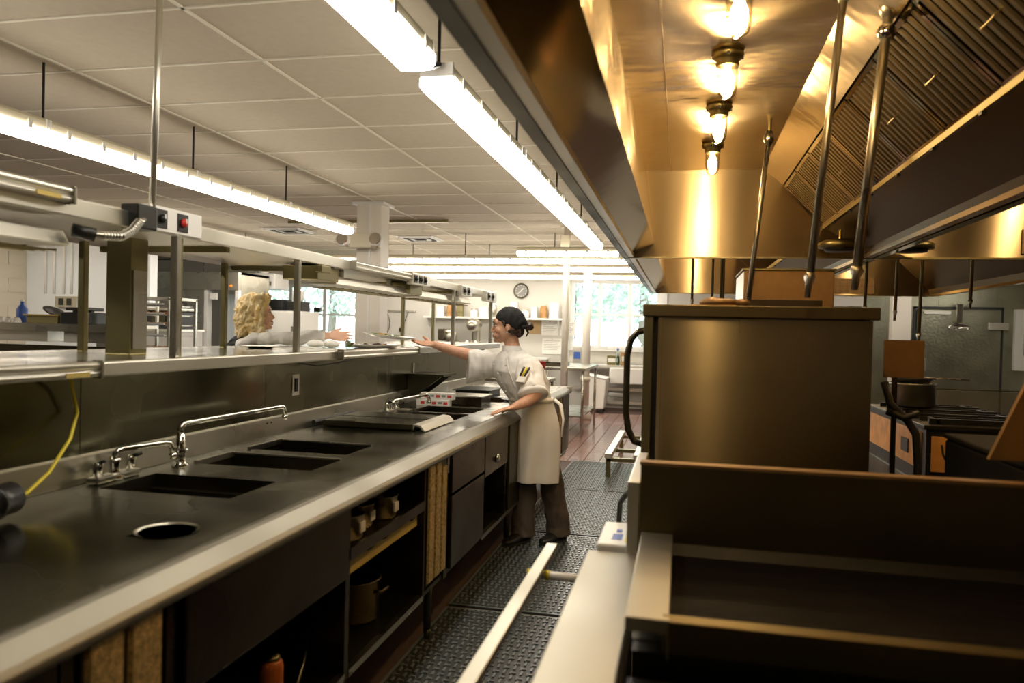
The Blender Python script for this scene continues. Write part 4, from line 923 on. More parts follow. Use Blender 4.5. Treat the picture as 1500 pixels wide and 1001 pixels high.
# sink bench under the right window
t = thing('sink_bench', 'pale steel sink bench under the far right window', 'sink')
part('top', G().box(-2.1, -.3, 13.95, 14.55, .79, .83), 'steel_pale', t); part('basin', G().box(-1.26, -.45, 13.93, 14.5, .50, .79), 'white_paint', t, bevel=.02)
part('drain_pipe', G().tube([(-.95, 14.2, .5), (-.95, 14.2, .30), (-1.0, 14.3, .26), (-1.3, 14.5, .26)], .04, 12), 'white_plastic', t, True); part('back_rail', G().box(-1.5, -.3, 14.5, 14.55, .08, .14), 'steel_pale', t)
part('lower_rail', G().box(-2.0, -.3, 14.5, 14.55, .33, .39), 'steel_pale', t)
for x in (-2.05, -.35): part('leg', G().tube([(x, 14.0, .79), (x, 14.0, 0)], .025), 'steel', t)
f = part('tap', G().tube([(-.95, 14.4, .83), (-.95, 14.4, 1.0), (-.95, 14.3, 1.03), (-.95, 14.2, 1.0)], .015), 'chrome', t, True)
t = thing('white_bin', 'white wheeled flour bin on the floor beside the pipe column', 'bin')
part('bin', G().prism([(-1.58, .08), (-1.30, .08), (-1.26, .60), (-1.60, .66)], 'y', 13.4, 13.95), 'white_plastic', t, bevel=.02); part('lid', G().prism([(-1.61, .655), (-1.25, .60), (-1.25, .62), (-1.61, .68)], 'y', 13.38, 13.97), 'white_plastic', t, bevel=.008)
for x in (-1.54, -1.34):
    for y in (13.46, 13.9): part('caster', G().tube([(x-.015, y, .04), (x+.015, y, .04)], .04, 14), 'black_rubber', t, True)
for i, (x, z, w, h, m, lb) in enumerate(((-1.95, .83, .16, .32, 'steel_pale', 'grey dispenser left of the pipe column on the sink bench'), (-1.32, .83, .22, .18, 'bronze', 'brown box on the sink bench right of the pipe column'), (-1.07, .83, .10, .24, 'bread', 'tan carton on the sink bench'))):
    t = thing('bench_item', lb, 'box'); part('box', G().box(x, x+w, 14.05, 14.25, z, z+h), m, t, bevel=.006); part('label', G().box(x+.02, x+w-.02, 14.047, 14.05, z+h*.3, z+h*.7), 'blue' if i == 0 else 'paper', t)
t = thing('soap_bottle', 'clear spray bottle with blue cap standing on the sink bench', 'bottle')
part('bottle', G().lathe([(.04, 0), (.045, .02), (.045, .17), (.018, .23), (.016, .27)], (-1.12, 13.99, .83), 18), 'bottle_glass', t, True); part('cap', G().lathe([(.02, .27), (.02, .31)], (-1.12, 13.99, .83), 12), 'blue', t)
obj1('yellow_notice', G().box(-6.18, -5.98, 14.585, 14.6, 1.30, 1.82), 'yellow_label', 'tall yellow-green notice beside the left window', 'notice')

# ------------------------------------------------------------------ left bay
t = thing('service_counter', 'long high steel counter in the left bay holding black machines', 'counter')
part('top', G().box(-9.3, -5.55, 6.6, 7.3, 1.345, 1.375), 'steel_pale', t); part('fascia', G().box(-9.3, -5.55, 6.58, 6.6, 1.30, 1.376), 'steel', t)
for x in (-9.2, -7.4, -5.62): part('leg', G().box(x, x+.05, 6.7, 6.75, 0, 1.345), 'steel_dark', t)
part('undershelf', G().box(-9.2, -5.6, 6.7, 7.25, .90, .93), 'steel_dark', t); part('back_panel', G().box(-9.2, -5.6, 7.28, 7.30, .30, 1.13), 'steel_dark', t)
for i, (x, w, m, lb) in enumerate(((-7.1, .75, 'steel_pale', 'pale drawer box under the high counter, leftmost'), (-6.15, .20, 'paper', 'white box under the high counter, middle'), (-5.90+.0, .30, 'steel', 'grey box under the high counter, right'))):
    obj1('under_box', G().box(x, x+w, 6.66, 6.9, 1.19, 1.30), m, lb, 'box', bevel=.004)
    obj1('hook_bracket', G().box(x+w/2-.02, x+w/2+.02, 6.7, 6.8, 1.30, 1.345), 'steel', 'small hanger above the under-counter box: '+('leftmost', 'middle', 'right')[i], 'bracket')
def boxthing(nm, x0, x1, y0, y1, z0, z1, m, lab, cat, extra=None):
    t = thing(nm, lab, cat); part('body', G().box(x0, x1, y0, y1, z0, z1), m, t, bevel=.01)
    return t
t = boxthing('receipt_printer', -6.28, -5.95, 6.75, 7.05, 1.375, 1.50, 'black_plastic', 'black printer on the high counter left of the thick post', 'printer')
part('paper_slot', G().box(-6.22, -6.0, 6.85, 6.9, 1.50, 1.515), 'black_metal', t); part('button', G().box(-6.05, -6.02, 6.74, 6.75, 1.42, 1.44), 'white_plastic', t)
t = boxthing('bread_crate', -6.75, -6.35, 6.8, 7.15, 1.375, 1.46, 'bronze', 'olive crate of food on the high counter', 'crate'); part('rim', G().box(-6.77, -6.33, 6.78, 7.17, 1.455, 1.47), 'yellow_label', t)
obj1('black_plate', G().lathe([(.001, 0), (.09, .012), (.12, .025), (.12, .035), (.08, .02), (.001, .01)], (-6.5, 6.9, 1.475), 24, Matrix.Rotation(.5, 4, 'Y'), cap=False), 'black_plastic', 'black tilted plate on the olive crate', 'plate', smooth=True)
obj1('black_tray', G().box(-6.25, -5.98, 6.78, 7.02, 1.516, 1.55), 'black_plastic', 'black tray stacked on the printer', 'tray', bevel=.01)
for i in range(3):
    t = thing('white_cup', 'upturned white cup at the left end of the high counter, '+('left', 'middle', 'right')[i]+' of three', 'cup', 'white cups')
    x = -7.02+.10*i; part('cup', G().lathe([(.045, 0), (.048, .01), (.035, .045), (.02, .055)], (x, 6.75, 1.375), 18), 'china', t, True); part('foot', G().lathe([(.02, .055), (.022, .062)], (x, 6.75, 1.375), 18), 'bronze', t)
t = thing('water_bottle', 'blue bottle pack at the left picture edge on the high counter', 'bottle'); part('bottle', G().lathe([(.05, 0), (.055, .02), (.055, .15), (.02, .20), (.02, .23)], (-6.98, 6.98, 1.375), 18), 'blue', t, True); part('cap', G().lathe([(.022, .23), (.022, .25)], (-6.98, 6.98, 1.375), 12), 'white_plastic', t)
for i, (x, h) in enumerate(((-5.86, .17), (-5.79, .24), (-5.72, .15))):
    t = thing('squeeze_bottle', 'clear bottle near the left post, '+('left', 'tall middle', 'right')[i]+' of three', 'bottle', 'bottles by the left post'); part('bottle', G().lathe([(.028, 0), (.03, .01), (.03, h*.7), (.012, h*.85), (.008, h)], (x, 6.95, 1.375), 16), 'bottle_glass' if i == 1 else 'white_plastic', t, True); part('cap', G().lathe([(.013, h), (.010, h+.015)], (x, 6.95, 1.375), 10), 'white_plastic', t)
t = thing('table_block', 'white cabinet with bottles seen between the left posts', 'cabinet'); part('body', G().box(-7.3, -6.3, 8.6, 9.2, .6, 1.30), 'white_paint', t); part('top', G().box(-7.32, -6.28, 8.58, 9.22, 1.30, 1.33), 'steel_pale', t); part('base', G().box(-7.28, -6.32, 8.62, 9.18, 0, .6), 'steel_dark', t)
for i in range(4):
    x = -7.2+.1*i; t = thing('jug', 'white jug on the cabinet between the left posts, '+adj[i]+' from the left', 'jug', 'white jugs'); part('jug', G().lathe([(.04, 0), (.045, .01), (.045, .15), (.02, .19), (.02, .22)], (x, 8.8, 1.33), 16), 'white_plastic', t, True); part('cap', G().lathe([(.022, .22), (.022, .24)], (x, 8.8, 1.33), 12), 'paper', t)
t = boxthing('coffee_machine', -6.78, -6.34, 8.7, 9.1, 1.33, 1.56, 'black_plastic', 'black machine on the cabinet beside the thick post', 'machine'); part('lid', G().box(-6.82, -6.32, 8.68, 9.12, 1.56, 1.60), 'steel', t, bevel=.01); part('window', G().box(-6.7, -6.5, 8.69, 8.7, 1.4, 1.5), 'steel_dark', t)
wp = thing('wall_conduit', 'white wall conduits running down to a grey outlet box in the left bay', 'conduit')
for x in (-9.2, -9.05, -8.88, -8.75): part('conduit', G().tube([(x, 9.6, H), (x, 9.6, 1.80)], .018, 10), 'white_paint', wp, True)
part('outlet_box', G().box(-8.98, -8.62, 9.55, 9.62, 1.60, 1.76), 'steel', wp)
for x in (-8.92, -8.78): part('socket', G().box(x, x+.08, 9.545, 9.55, 1.63, 1.73), 'black_plastic', wp)
# baker rack
t = thing('tray_rack', 'steel baker rack of trays seen beside the thick post', 'rack')
for x in (-6.42, -5.88):
    for y in (7.9, 8.4): part('upright', G().box(x, x+.03, y, y+.03, .05, 1.70), 'steel', t)
part('top_bar', G().box(-6.42, -5.85, 7.9, 8.43, 1.68, 1.71), 'steel', t)
for i, z in enumerate((1.10, 1.25, 1.38, 1.50, 1.61)):
    u = thing('sheet_tray', 'sheet tray in the baker rack, %s shelf from the top' % adj[4-i], 'tray', 'trays in the baker rack')
    part('tray', G().box(-6.39, -5.89, 7.86, 8.40, z, z+.008).box(-6.39, -5.89, 7.86, 7.87, z, z+.03), 'food_tray', u)
    part('runner', G().box(-6.39, -6.375, 7.9, 8.4, z-.008, z).box(-5.905, -5.89, 7.9, 8.4, z-.008, z), 'steel', u)
    if i in (0, 2, 3):
        for k in range(6): g = G().ball((-6.34+.08*k, 7.96, z+.022), (.034, .034, .018), 10, 6); part('roll', g, 'bread' if i != 3 else 'orange_food', u, True)
obj1('blue_pack', G().box(-6.35, -6.20, 7.5, 7.6, 1.22, 1.46), 'blue', 'blue and white package beside the baker rack', 'package', bevel=.01); o = bpy.data.objects['blue_pack']
obj1('pack_stand', G().box(-6.45, -6.15, 7.45, 7.7, 0, 1.22), 'white_paint', 'white stand holding the blue package', 'stand')
# walk-in box
t = thing('steel_roll_in_oven', 'tall steel roll-in cabinet with an open strip-curtained doorway behind the server', 'cabinet')
part('front_panel', G().box(-8.39, -7.50, 11, 11.05, .05, 1.95), 'steel', t, bevel=.004); part('header', G().box(-8.39, -6.89, 10.97, 11.05, 1.95, 2.24), 'steel', t, bevel=.004)
part('side', G().box(-8.39, -8.35, 11.05, 11.9, .05, 2.24), 'steel', t); part('side', G().box(-6.93, -6.89, 11.05, 11.9, .05, 2.24), 'steel', t); part('roof', G().box(-8.39, -6.89, 11.05, 11.9, 2.20, 2.24), 'steel', t)
part('jamb', G().box(-7.50, -7.44, 10.98, 11.1, .0, 1.95).box(-6.95, -6.89, 10.98, 11.05, 0, 1.95), 'white_paint', t)
for k in range(5): part('curtain_strip', G().box(-7.42+.095*k, -7.335+.095*k, 11.3+.01*(k % 2), 11.306+.01*(k % 2), .1, 1.9), 'strip_curtain', t)
part('pilot_lamp', G().ball((-7.02, 10.96, 2.02), .03, 10, 6), 'orange_food', t, True); part('control', G().box(-7.38, -7.26, 10.95, 10.99, 1.80, 1.90), 'white_plastic', t)
t = thing('wall_unit', 'white ventilation box with a dark slot above the server head', 'unit')
part('box', G().box(-7.55, -6.85, 12.0, 12.5, 2.03, 2.30), 'white_paint', t, bevel=.01); part('slot', G().box(-7.5, -6.9, 11.99, 12.0, 2.09, 2.16), 'steel', t); part('vent_top', G().tube([(-7.2, 12.25, 2.30), (-7.2, 12.25, H)], .08, 12), 'white_paint', t)
t = thing('white_refrigerator', 'white refrigerator behind the server face', 'refrigerator')
part('body', G().box(-7.35, -6.35, 12.05, 12.7, .08, 1.66), 'white_paint', t, bevel=.015); part('door', G().box(-7.33, -6.37, 12.0, 12.05, .12, 1.64), 'white_paint', t, bevel=.01); part('handle', G().box(-6.50, -6.46, 11.96, 12.0, 1.0, 1.4), 'steel', t); part('foot', G().box(-7.3, -6.4, 12.1, 12.65, 0, .08), 'black_metal', t)
t = boxthing('microwave', -7.0, -6.72, 12.05, 12.4, 1.66, 1.86, 'black_plastic', 'black microwave on the refrigerator, left one', 'microwave'); part('door', G().box(-6.98, -6.80, 12.04, 12.05, 1.69, 1.83), 'black_metal', t)
t = boxthing('coffee_grinder', -6.66, -6.38, 12.1, 12.4, 1.66, 1.83, 'black_plastic', 'black grinder with a cream hopper on the refrigerator', 'grinder'); part('hopper', G().lathe([(.08, 0), (.10, .03), (.10, .17), (.09, .19)], (-6.53, 12.25, 1.83), 20), 'paper', t, True); part('dial', G().tube([(-6.45, 12.1, 1.75), (-6.45, 12.07, 1.75)], .03, 12), 'steel', t)
obj1('window_sensor', G().box(-7.38, -7.24, 14.50, 14.58, 1.70, 1.80), 'steel_front', 'small grey box on the left window bar with a cable', 'box')
obj1('window_cable', G().tube([(-7.31, 14.54, 1.70), (-7.30, 14.54, 1.5), (-7.38, 14.54, 1.25), (-7.45, 14.54, 1.06)], .008, 6), 'black_plastic', 'thin cable hanging from the grey box on the window', 'cable')
obj1('high_pipe', G().tube([(-9.3, 11.1, 2.8), (-9.3, 11.1, 2.45), (-7.6, 11.1, 2.45), (-7.6, 11.1, 2.24)], .014, 8), 'black_metal', 'thin dark pipe bent above the roll-in cabinet', 'pipe')

# ------------------------------------------------------------------ people
def blob(name, g, m, parent, voxel=.004, smooth=4, disp=None, label=None, cut=None):
    me = bpy.data.meshes.new(name); me.from_pydata(g.v, [], g.f)
    import bmesh
    bm = bmesh.new(); bm.from_mesh(me); bmesh.ops.recalc_face_normals(bm, faces=bm.faces); bm.to_mesh(me); bm.free()
    o = bpy.data.objects.new(name, me); C.objects.link(o)
    r = o.modifiers.new('r', 'REMESH'); r.mode = 'VOXEL'; r.voxel_size = voxel
    s = o.modifiers.new('s', 'SMOOTH'); s.factor = .5; s.iterations = smooth
    dg = bpy.context.evaluated_depsgraph_get(); dg.update()
    m2 = bpy.data.meshes.new_from_object(o.evaluated_get(dg))
    o.modifiers.clear(); o.data = m2; o.data.name = name
    if disp:
        amp, sc_ = disp
        nrm = [v.normal.copy() for v in m2.vertices]
        for v, n in zip(m2.vertices, nrm):
            p = Vector((v.co.x*sc_[0], v.co.y*sc_[1], v.co.z*sc_[2]))
            v.co += n*amp*(noise.noise(p)+.5*noise.noise(p*2.3))
    if cut:
        bm = bmesh.new(); bm.from_mesh(m2)
        for co, no in cut: bmesh.ops.bisect_plane(bm, geom=bm.verts[:]+bm.edges[:]+bm.faces[:], plane_co=co, plane_no=no, clear_outer=True)
        bm.to_mesh(m2); bm.free()
    for p in o.data.polygons: p.use_smooth = True
    o.data.materials.clear(); o.data.materials.append(MATS[m]); o.parent = parent
    if label: o['label'] = label
    return o
def frame(Fv, Uv=(0, 0, 1)):
    Fv = Vector(Fv).normalized(); Uv = Vector(Uv); R = Fv.cross(Uv).normalized(); U = R.cross(Fv).normalized(); return R, Fv, U
def head(g, Cc, Fv, s=1.0, Uv=(0, 0, 1)):
    R, F, U = frame(Fv, Uv); M = Matrix((R, F, U)).transposed().to_4x4(); Cc = Vector(Cc)
    P = lambda r, f, u: Cc+(R*r+F*f+U*u)*s
    B = lambda c, r: g.ball(P(*c), tuple(k*s for k in r), 18, 12, M)
    B((0, -.015, .030), (.075, .094, .087)); B((0, .022, -.030), (.064, .066, .078)); B((0, .050, -.083), (.034, .036, .028))
    B((0, .070, .028), (.050, .022, .030)); B((0, .072, -.058), (.030, .026, .024))
    g.tube([P(0, .082, .010), P(0, .096, -.010), P(0, .1085, -.027), P(0, .096, -.036)], [.0075*s, .0085*s, .0095*s, .0085*s], 10)
    for q in (-1, 1):
        B((.009*q, .094, -.034), (.0075, .009, .0065)); B((.042*q, .058, -.028), (.022, .026, .022)); B((.076*q, -.008, -.012), (.009, .018, .030))
        B((.036*q, .070, -.060), (.018, .020, .018))
    g.tube([P(-.022, .088, -.058), P(0, .099, -.057), P(.022, .088, -.058)], [.004*s, .0065*s, .004*s], 8)
    g.tube([P(-.019, .086, -.068), P(0, .096, -.0685), P(.019, .086, -.068)], [.004*s, .007*s, .004*s], 8)
    B((0, .080, -.094), (.017, .016, .014))
    return P, M, s
def face_parts(P, M, s, root, smile=False):
    for q in (-1, 1):
        e = part('eye', G().ball(P(.031*q, .0755, .003), (.0095*s, .0095*s, .0060*s), 12, 8), 'eye_white', root, True)
        part('iris', G().ball(P(.031*q, .0803, .003), (.0052*s,)*3, 10, 6), 'eye_dark', e, True)
        part('brow', G().tube([P(.014*q, .0945, .024), P(.033*q, .0915, .030), (P(.052*q, .078, .024))], [.0025*s, .003*s, .0015*s], 6), 'dark_hair' if not smile else 'bronze', root, True)
        part('eyelash', G().tube([P(.020*q, .090, .009), P(.032*q, .0905, .0125), P(.043*q, .082, .009)], .0016*s, 6), 'dark_hair', root, True)
    w = .027 if smile else .021; u = .006 if smile else 0
    part('lips', G().tube([P(-w, .085, -.060+u), P(-.010, .0985, -.0585), P(.010, .0985, -.0585), P(w, .085, -.060+u)], [.002*s, .005*s, .005*s, .002*s], 8).tube([P(-w, .084, -.062+u), P(0, .0965, -.0705 if not smile else -.074), P(w, .084, -.062+u)], [.002*s, .0055*s, .002*s], 8), 'lip', root, True)
    if smile: part('teeth', G().tube([P(-.020, .091, -.061), P(0, .1005, -.065), P(.020, .091, -.061)], [.003*s, .0052*s, .003*s], 8), 'teeth', root, True)
def hand(g, W, D, N, S, curls=(.3, .3, .35, .4), thumb=(.5, .6, .3), sc=1.0):
    W = Vector(W); D = Vector(D).normalized(); N = Vector(N); N = (N-D*N.dot(D)).normalized(); S_ = D.cross(N).normalized()
    if S_.dot(Vector(S)) < 0: S_ = -S_
    S = S_
    rings = []
    for (d, w, t) in ((-.015, .024, .019), (.0, .025, .018), (.025, .034, .0165), (.055, .039, .014), (.080, .038, .011), (.088, .034, .008)):
        c = W+D*d*sc; rings.append([c+S*w*math.cos(2*PI*k/14)*sc+N*t*math.sin(2*PI*k/14)*sc for k in range(14)])
    g.rings(rings)
    for i, (off, Lf) in enumerate(((.0285, .070), (.0095, .079), (-.0095, .073), (-.0275, .057))):
        p = W+(D*(.078-.003*abs(i-1.2))+S*off)*sc; d = (D+S*off*3.4).normalized(); pts = [p-D*.015*sc, p]; a = curls[i]*.5
        for k, f in enumerate((.45, .32, .26)):
            dd = (d*math.cos(a)+N*math.sin(a)).normalized(); p = p+dd*Lf*f*sc; pts.append(p); a += curls[i]
        g.tube(pts, [.0085*sc, .0092*sc, .0080*sc, .0072*sc, .0055*sc], 10); g.ball(pts[-1], .0056*sc, 8, 6)
    p = W+(D*.018+S*.026)*sc; d = (D*thumb[0]+S*thumb[1]+N*thumb[2]).normalized(); pts = [p-d*.012*sc, p, p+d*.032*sc]
    d2 = (d+D*.5+N*.1).normalized(); pts.append(pts[-1]+d2*.030*sc)
    g.tube(pts, [.012*sc, .0135*sc, .0105*sc, .0080*sc], 10); g.ball(pts[-1], .008*sc, 8, 6)
def ering(c, a, f, w, d, n=24, lump=0):
    c = Vector(c); return [c+a*w*math.cos(2*PI*k/n)+f*d*math.sin(2*PI*k/n) for k in range(n)]

# ---- the chef
ft = Vector((-.50, -.866, 0)); at_ = Vector((.866, -.50, 0))
chef = thing('person', 'woman in white chef coat and black cap leaning over the counter, holding a plate', 'person')
g = G()
P, M, s = head(g, (-1.135, 4.99, 1.449), (-.985, -.14, -.05))
g.tube([(-1.115, 5.0, 1.39), (-1.105, 5.0, 1.33), (-1.09, 4.99, 1.26)], [.052, .050, .065], 16)
g.rings([ering((-1.09, 4.985, 1.27), at_, ft, .06, .055), ering((-1.085, 4.985, 1.235), at_, ft, .15, .08), ering((-1.04, 4.975, 1.12), at_, ft, .15, .105), ering((-.965, 4.965, .96), at_, ft, .125, .09), ering((-.915, 4.97, .82), at_, ft, .15, .11), ering((-.91, 4.97, .74), at_, ft, .14, .10)])
# legs inside the trousers
g.tube([(-.845, 4.94, .80), (-.82, 5.0, .47), (-.775, 5.085, .10), (-.77, 5.09, .05)], [.070, .050, .036, .035], 12)
g.tube([(-.975, 5.0, .80), (-.985, 4.985, .47), (-.995, 4.995, .10), (-.995, 4.995, .05)], [.070, .050, .036, .035], 12)
# near (left) arm, hand on the counter
g.tube([(-.955, 4.88, 1.215), (-.92, 4.80, 1.12), (-.885, 4.74, 1.01), (-.92, 4.695, .985), (-.965, 4.655, .962), (-1.0, 4.625, .945)], [.035, .044, .040, .038, .031, .024], 14)
hand(g, (-1.0, 4.625, .945), (-.84, -.48, -.20), (0, -.1, -1), (0, 1, 0), (.10, .14, .18, .2), (.55, .6, .25), .96)
# far (right) arm, reaching with the plate
g.tube([(-1.25, 5.08, 1.215), (-1.37, 5.05, 1.235), (-1.46, 5.0, 1.262), (-1.54, 4.955, 1.285), (-1.62, 4.895, 1.315)], [.050, .044, .040, .033, .024], 14)
hand(g, (-1.62, 4.895, 1.315), (-.80, -.58, .05), (-.2, -.5, .75), (.0, -.4, .9), (.12, .12, .16, .25), (.75, .25, .62), .96)
body = blob('body', g, 'skin', chef, .0042, 2, label='skin of face, neck, arms and hands')
face_parts(P, M, s, chef)
# cap
A = (P(0, 0, 1)-P(0, 0, 0)).normalized(); Fh = (P(0, 1, 0)-P(0, 0, 0)).normalized(); Rh = (P(1, 0, 0)-P(0, 0, 0)).normalized()
ax = (A*.87-Fh*.50).normalized(); bx_ = Rh.cross(ax).normalized(); Mc = Matrix((Rh, -bx_, ax)).transposed().to_4x4()
gc = G(); prof = [(.001, -.03)]+[(.091*math.cos(t), .098*math.sin(t)) for t in [(-.30+(.5*PI+.29)*k/10) for k in range(11)]]
gc.lathe(prof, P(0, -.022, .030), 28, Mc @ Matrix.Diagonal((.93, 1.12, 1, 1)))
gc.ball(P(0, -.085, .02), (.07, .045, .05), 14, 9, M)
blob('cap', gc, 'black_cloth', chef, .005, 6, (.006, (30, 30, 14)))
gc = G().tube([P(-.05, -.105, -.01), P(0, -.122, -.012), P(.05, -.105, -.01)], [.012, .014, .012], 10).tube([P(.01, -.12, -.01), P(.03, -.135, -.05), P(.035, -.12, -.075)], [.010, .006, .004], 8)
part('cap_tie', gc, 'black_cloth', chef, True)
gh = G().ball(P(0, -.075, -.035), (.058, .036, .045), 14, 9, M); gh.ball(P(.0, -.145, -.008), (.030, .030, .027), 12, 8, M)
for q in (-1, 1): gh.tube([P(.072*q, .028, .035), P(.076*q, .012, .010), P(.072*q, -.02, -.035), P(.05*q, -.06, -.05)], [.008, .010, .013, .018], 8)
blob('hair', gh, 'dark_hair', chef, .004, 2, (.006, (90, 90, 40)))
part('earring', G().ball(P(.079, -.002, -.045), .005, 8, 6).ball(P(-.079, -.002, -.045), .005, 8, 6), 'china', chef, True)
# coat
g = G()
g.rings([ering((-.925, 4.97, .80), at_, ft, .165, .135), ering((-.935, 4.965, .88), at_, ft, .150, .120), ering((-.965, 4.962, .97), at_, ft, .155, .125), ering((-1.01, 4.965, 1.07), at_, ft, .178, .145), ering((-1.05, 4.97, 1.15), at_, ft, .188, .145), ering((-1.075, 4.98, 1.215), at_, ft, .175, .115), ering((-1.09, 4.985, 1.262), at_, ft, .115, .080), ering((-1.098, 4.99, 1.285), at_, ft, .072, .064)])
g.tube([(-.97, 4.915, 1.20), (-.945, 4.85, 1.155), (-.925, 4.78, 1.08), (-.905, 4.745, 1.03)], [(.082, .080), (.088, .085), (.090, .085), (.096, .082)], 20)
def lring(c, d, w, h, n=20):
    d = Vector(d).normalized(); a = d.cross(Vector((0, 0, 1))).normalized(); u = a.cross(d); c = Vector(c)
    return [c+a*w*math.cos(2*PI*k/n)+u*h*math.sin(2*PI*k/n) for k in range(n)]
g.rings([lring((-1.13, 5.02, 1.17), (-1, -.1, 0), .085, .085), lring((-1.24, 5.05, 1.185), (-1, -.15, .1), .078, .085), lring((-1.33, 5.05, 1.178), (-1, -.3, .1), .072, .098), lring((-1.415, 5.02, 1.165), (-1, -.45, .05), .068, .118)])
blob('chef_coat', g, 'coat_cloth', chef, .0055, 2, (.016, (13, 13, 6)), label='white double-breasted chef coat')
part('collar', G().rings([ering((-1.098, 4.99, 1.268), at_, ft, .073, .066), ering((-1.105, 4.993, 1.318), at_, ft, .062, .058), ering((-1.105, 4.993, 1.318), at_, ft, .057, .053), ering((-1.098, 4.99, 1.268), at_, ft, .066, .060)], cap=False), 'coat_cloth', chef, True)
part('sleeve_cuff', G().tube([(-.9075, 4.748, 1.036), (-.899, 4.733, 1.012)], [(.098, .084), (.100, .086)], 24), 'coat_cloth', chef, True)
fr_ = ft*.0
for k in range(4):
    z = 1.02+.058*k; c = Vector((-.985-.03*k, 4.965, z)); w = .118+.012*k
    for q in (-.055, .055):
        part('button', G().ball(c+ft*(.139-.002*k)+at_*(q-.01)+Vector((0, 0, 0)), (.0065, .0065, .0065), 8, 6), 'china', chef, True)
part('placket', G().tube([Vector((-1.095, 4.985, 1.27))+ft*.072+at_*.01, Vector((-1.06, 4.97, 1.17))+ft*.14+at_*.052, Vector((-1.02, 4.965, 1.08))+ft*.152+at_*.06, Vector((-.975, 4.962, .99))+ft*.135+at_*.05], .003, 6), 'coat_cloth', chef, True)
Mp = Matrix.Translation((-.962, 4.712, 1.140)) @ Matrix.Rotation(-.5, 4, 'Z') @ Matrix.Rotation(-.7, 4, 'X')
part('pen_pocket', G().box(-.034, .034, -.003, .012, -.055, .02, Mp), 'coat_cloth', chef, bevel=.003)
for i, (dx, m_) in enumerate(((-.018, 'black_plastic'), (.0, 'yellow'), (.018, 'black_plastic'))):
    part('pen', G().tube([Mp @ Vector((dx, -.004, -.01)), Mp @ Vector((dx+.005*(i-1), -.007, .058))], .0068, 8), m_, chef, True, label=('yellow pen in the sleeve pocket' if i == 1 else None))
# apron and trousers
g = G(); n = 48; rr = []
for (c, w, d, am) in (((-.962, 4.962, .975), .158, .130, .002), ((-.945, 4.965, .90), .160, .134, .003), ((-.93, 4.968, .82), .176, .147, .004), ((-.925, 4.97, .70), .184, .152, .007), ((-.93, 4.97, .56), .184, .150, .013), ((-.935, 4.97, .435), .190, .152, .017)):
    c = Vector(c); ring = []
    for k in range(n):
        t = 2*PI*k/n; wob = am*(math.sin(5*t+c.z*3)+.6*math.sin(9*t+1.3+c.z*5)); ring.append(c+at_*(w+wob)*math.cos(t)+ft*(d+wob)*math.sin(t))
    rr.append(ring)
inner = [[p+(Vector((sum(q.x for q in r)/n, sum(q.y for q in r)/n, r[0].z))-p)*.03 for p in r] for r in rr]
g.rings(rr+inner[::-1], cap=False); g.f += [(j, (j+1) % n, (j+1) % n+11*n, j+11*n) for j in range(n)]
ap = part('apron', g, 'apron_cloth', chef, True)
sb = ap.modifiers.new('sub', 'SUBSURF'); sb.levels = 2; sb.render_levels = 2
part('apron_band', G().rings([ering((-.960, 4.962, .985), at_, ft, .159, .131, 36), ering((-.957, 4.962, .955), at_, ft, .163, .134, 36)]), 'apron_cloth', chef, True)
part('apron_string', G().tube([Vector((-.95, 4.96, .965))+at_*.10-ft*.115, Vector((-.94, 4.96, .94))+at_*.15-ft*.10, Vector((-.93, 4.96, .85))+at_*.185-ft*.07, Vector((-.93, 4.96, .74))+at_*.19-ft*.05], [.012, .012, .008, .005], 8), 'apron_cloth', chef, True)
g = G()
g.tube([(-.855, 4.93, .74), (-.845, 4.965, .60), (-.82, 5.0, .45), (-.795, 5.05, .28), (-.775, 5.085, .12), (-.77, 5.09, .055)], [(.085, .085), (.082, .084), (.076, .080), (.070, .076), (.070, .080), (.074, .086)], 20)
g.tube([(-.97, 4.985, .74), (-.975, 4.985, .60), (-.985, 4.98, .45), (-.99, 4.985, .28), (-.995, 4.995, .12), (-.995, 4.995, .055)], [(.085, .085), (.080, .084), (.075, .078), (.069, .074), (.069, .078), (.073, .084)], 20)
g.rings([ering((-.915, 4.965, .85), at_, ft, .14, .105), ering((-.912, 4.96, .70), at_, ft, .155, .11)])
blob('trousers', g, 'trouser_cloth', chef, .006, 3, (.012, (14, 14, 8)))
for (x, y) in ((-.77, 5.095), (-.995, 5.0)):
    b = Vector((x, y, 0)); g = G()
    rr = []
    for (f_, w, h, z0) in ((-.075, .020, .03, .018), (-.06, .034, .085, .0), (0, .038, .095, 0), (.07, .042, .07, 0), (.13, .044, .052, 0), (.17, .034, .040, .004), (.19, .014, .022, .008)):
        c = b+ft*f_; rr.append([c+at_*w*math.cos(2*PI*k/16)+Vector((0, 0, 1))*(z0+h/2+h/2*max(-.92, math.sin(2*PI*k/16)*1.0)+.0165) for k in range(16)])
    g.rings(rr)
    sh = part('shoe', g, 'black_plastic', chef, True)
    part('sole', G().rings([[b+ft*(.058+.135*math.cos(2*PI*k/20))+at_*.045*math.sin(2*PI*k/20)+Vector((0, 0, z)) for k in range(20)] for z in (.0165, .030)]), 'black_rubber', sh)

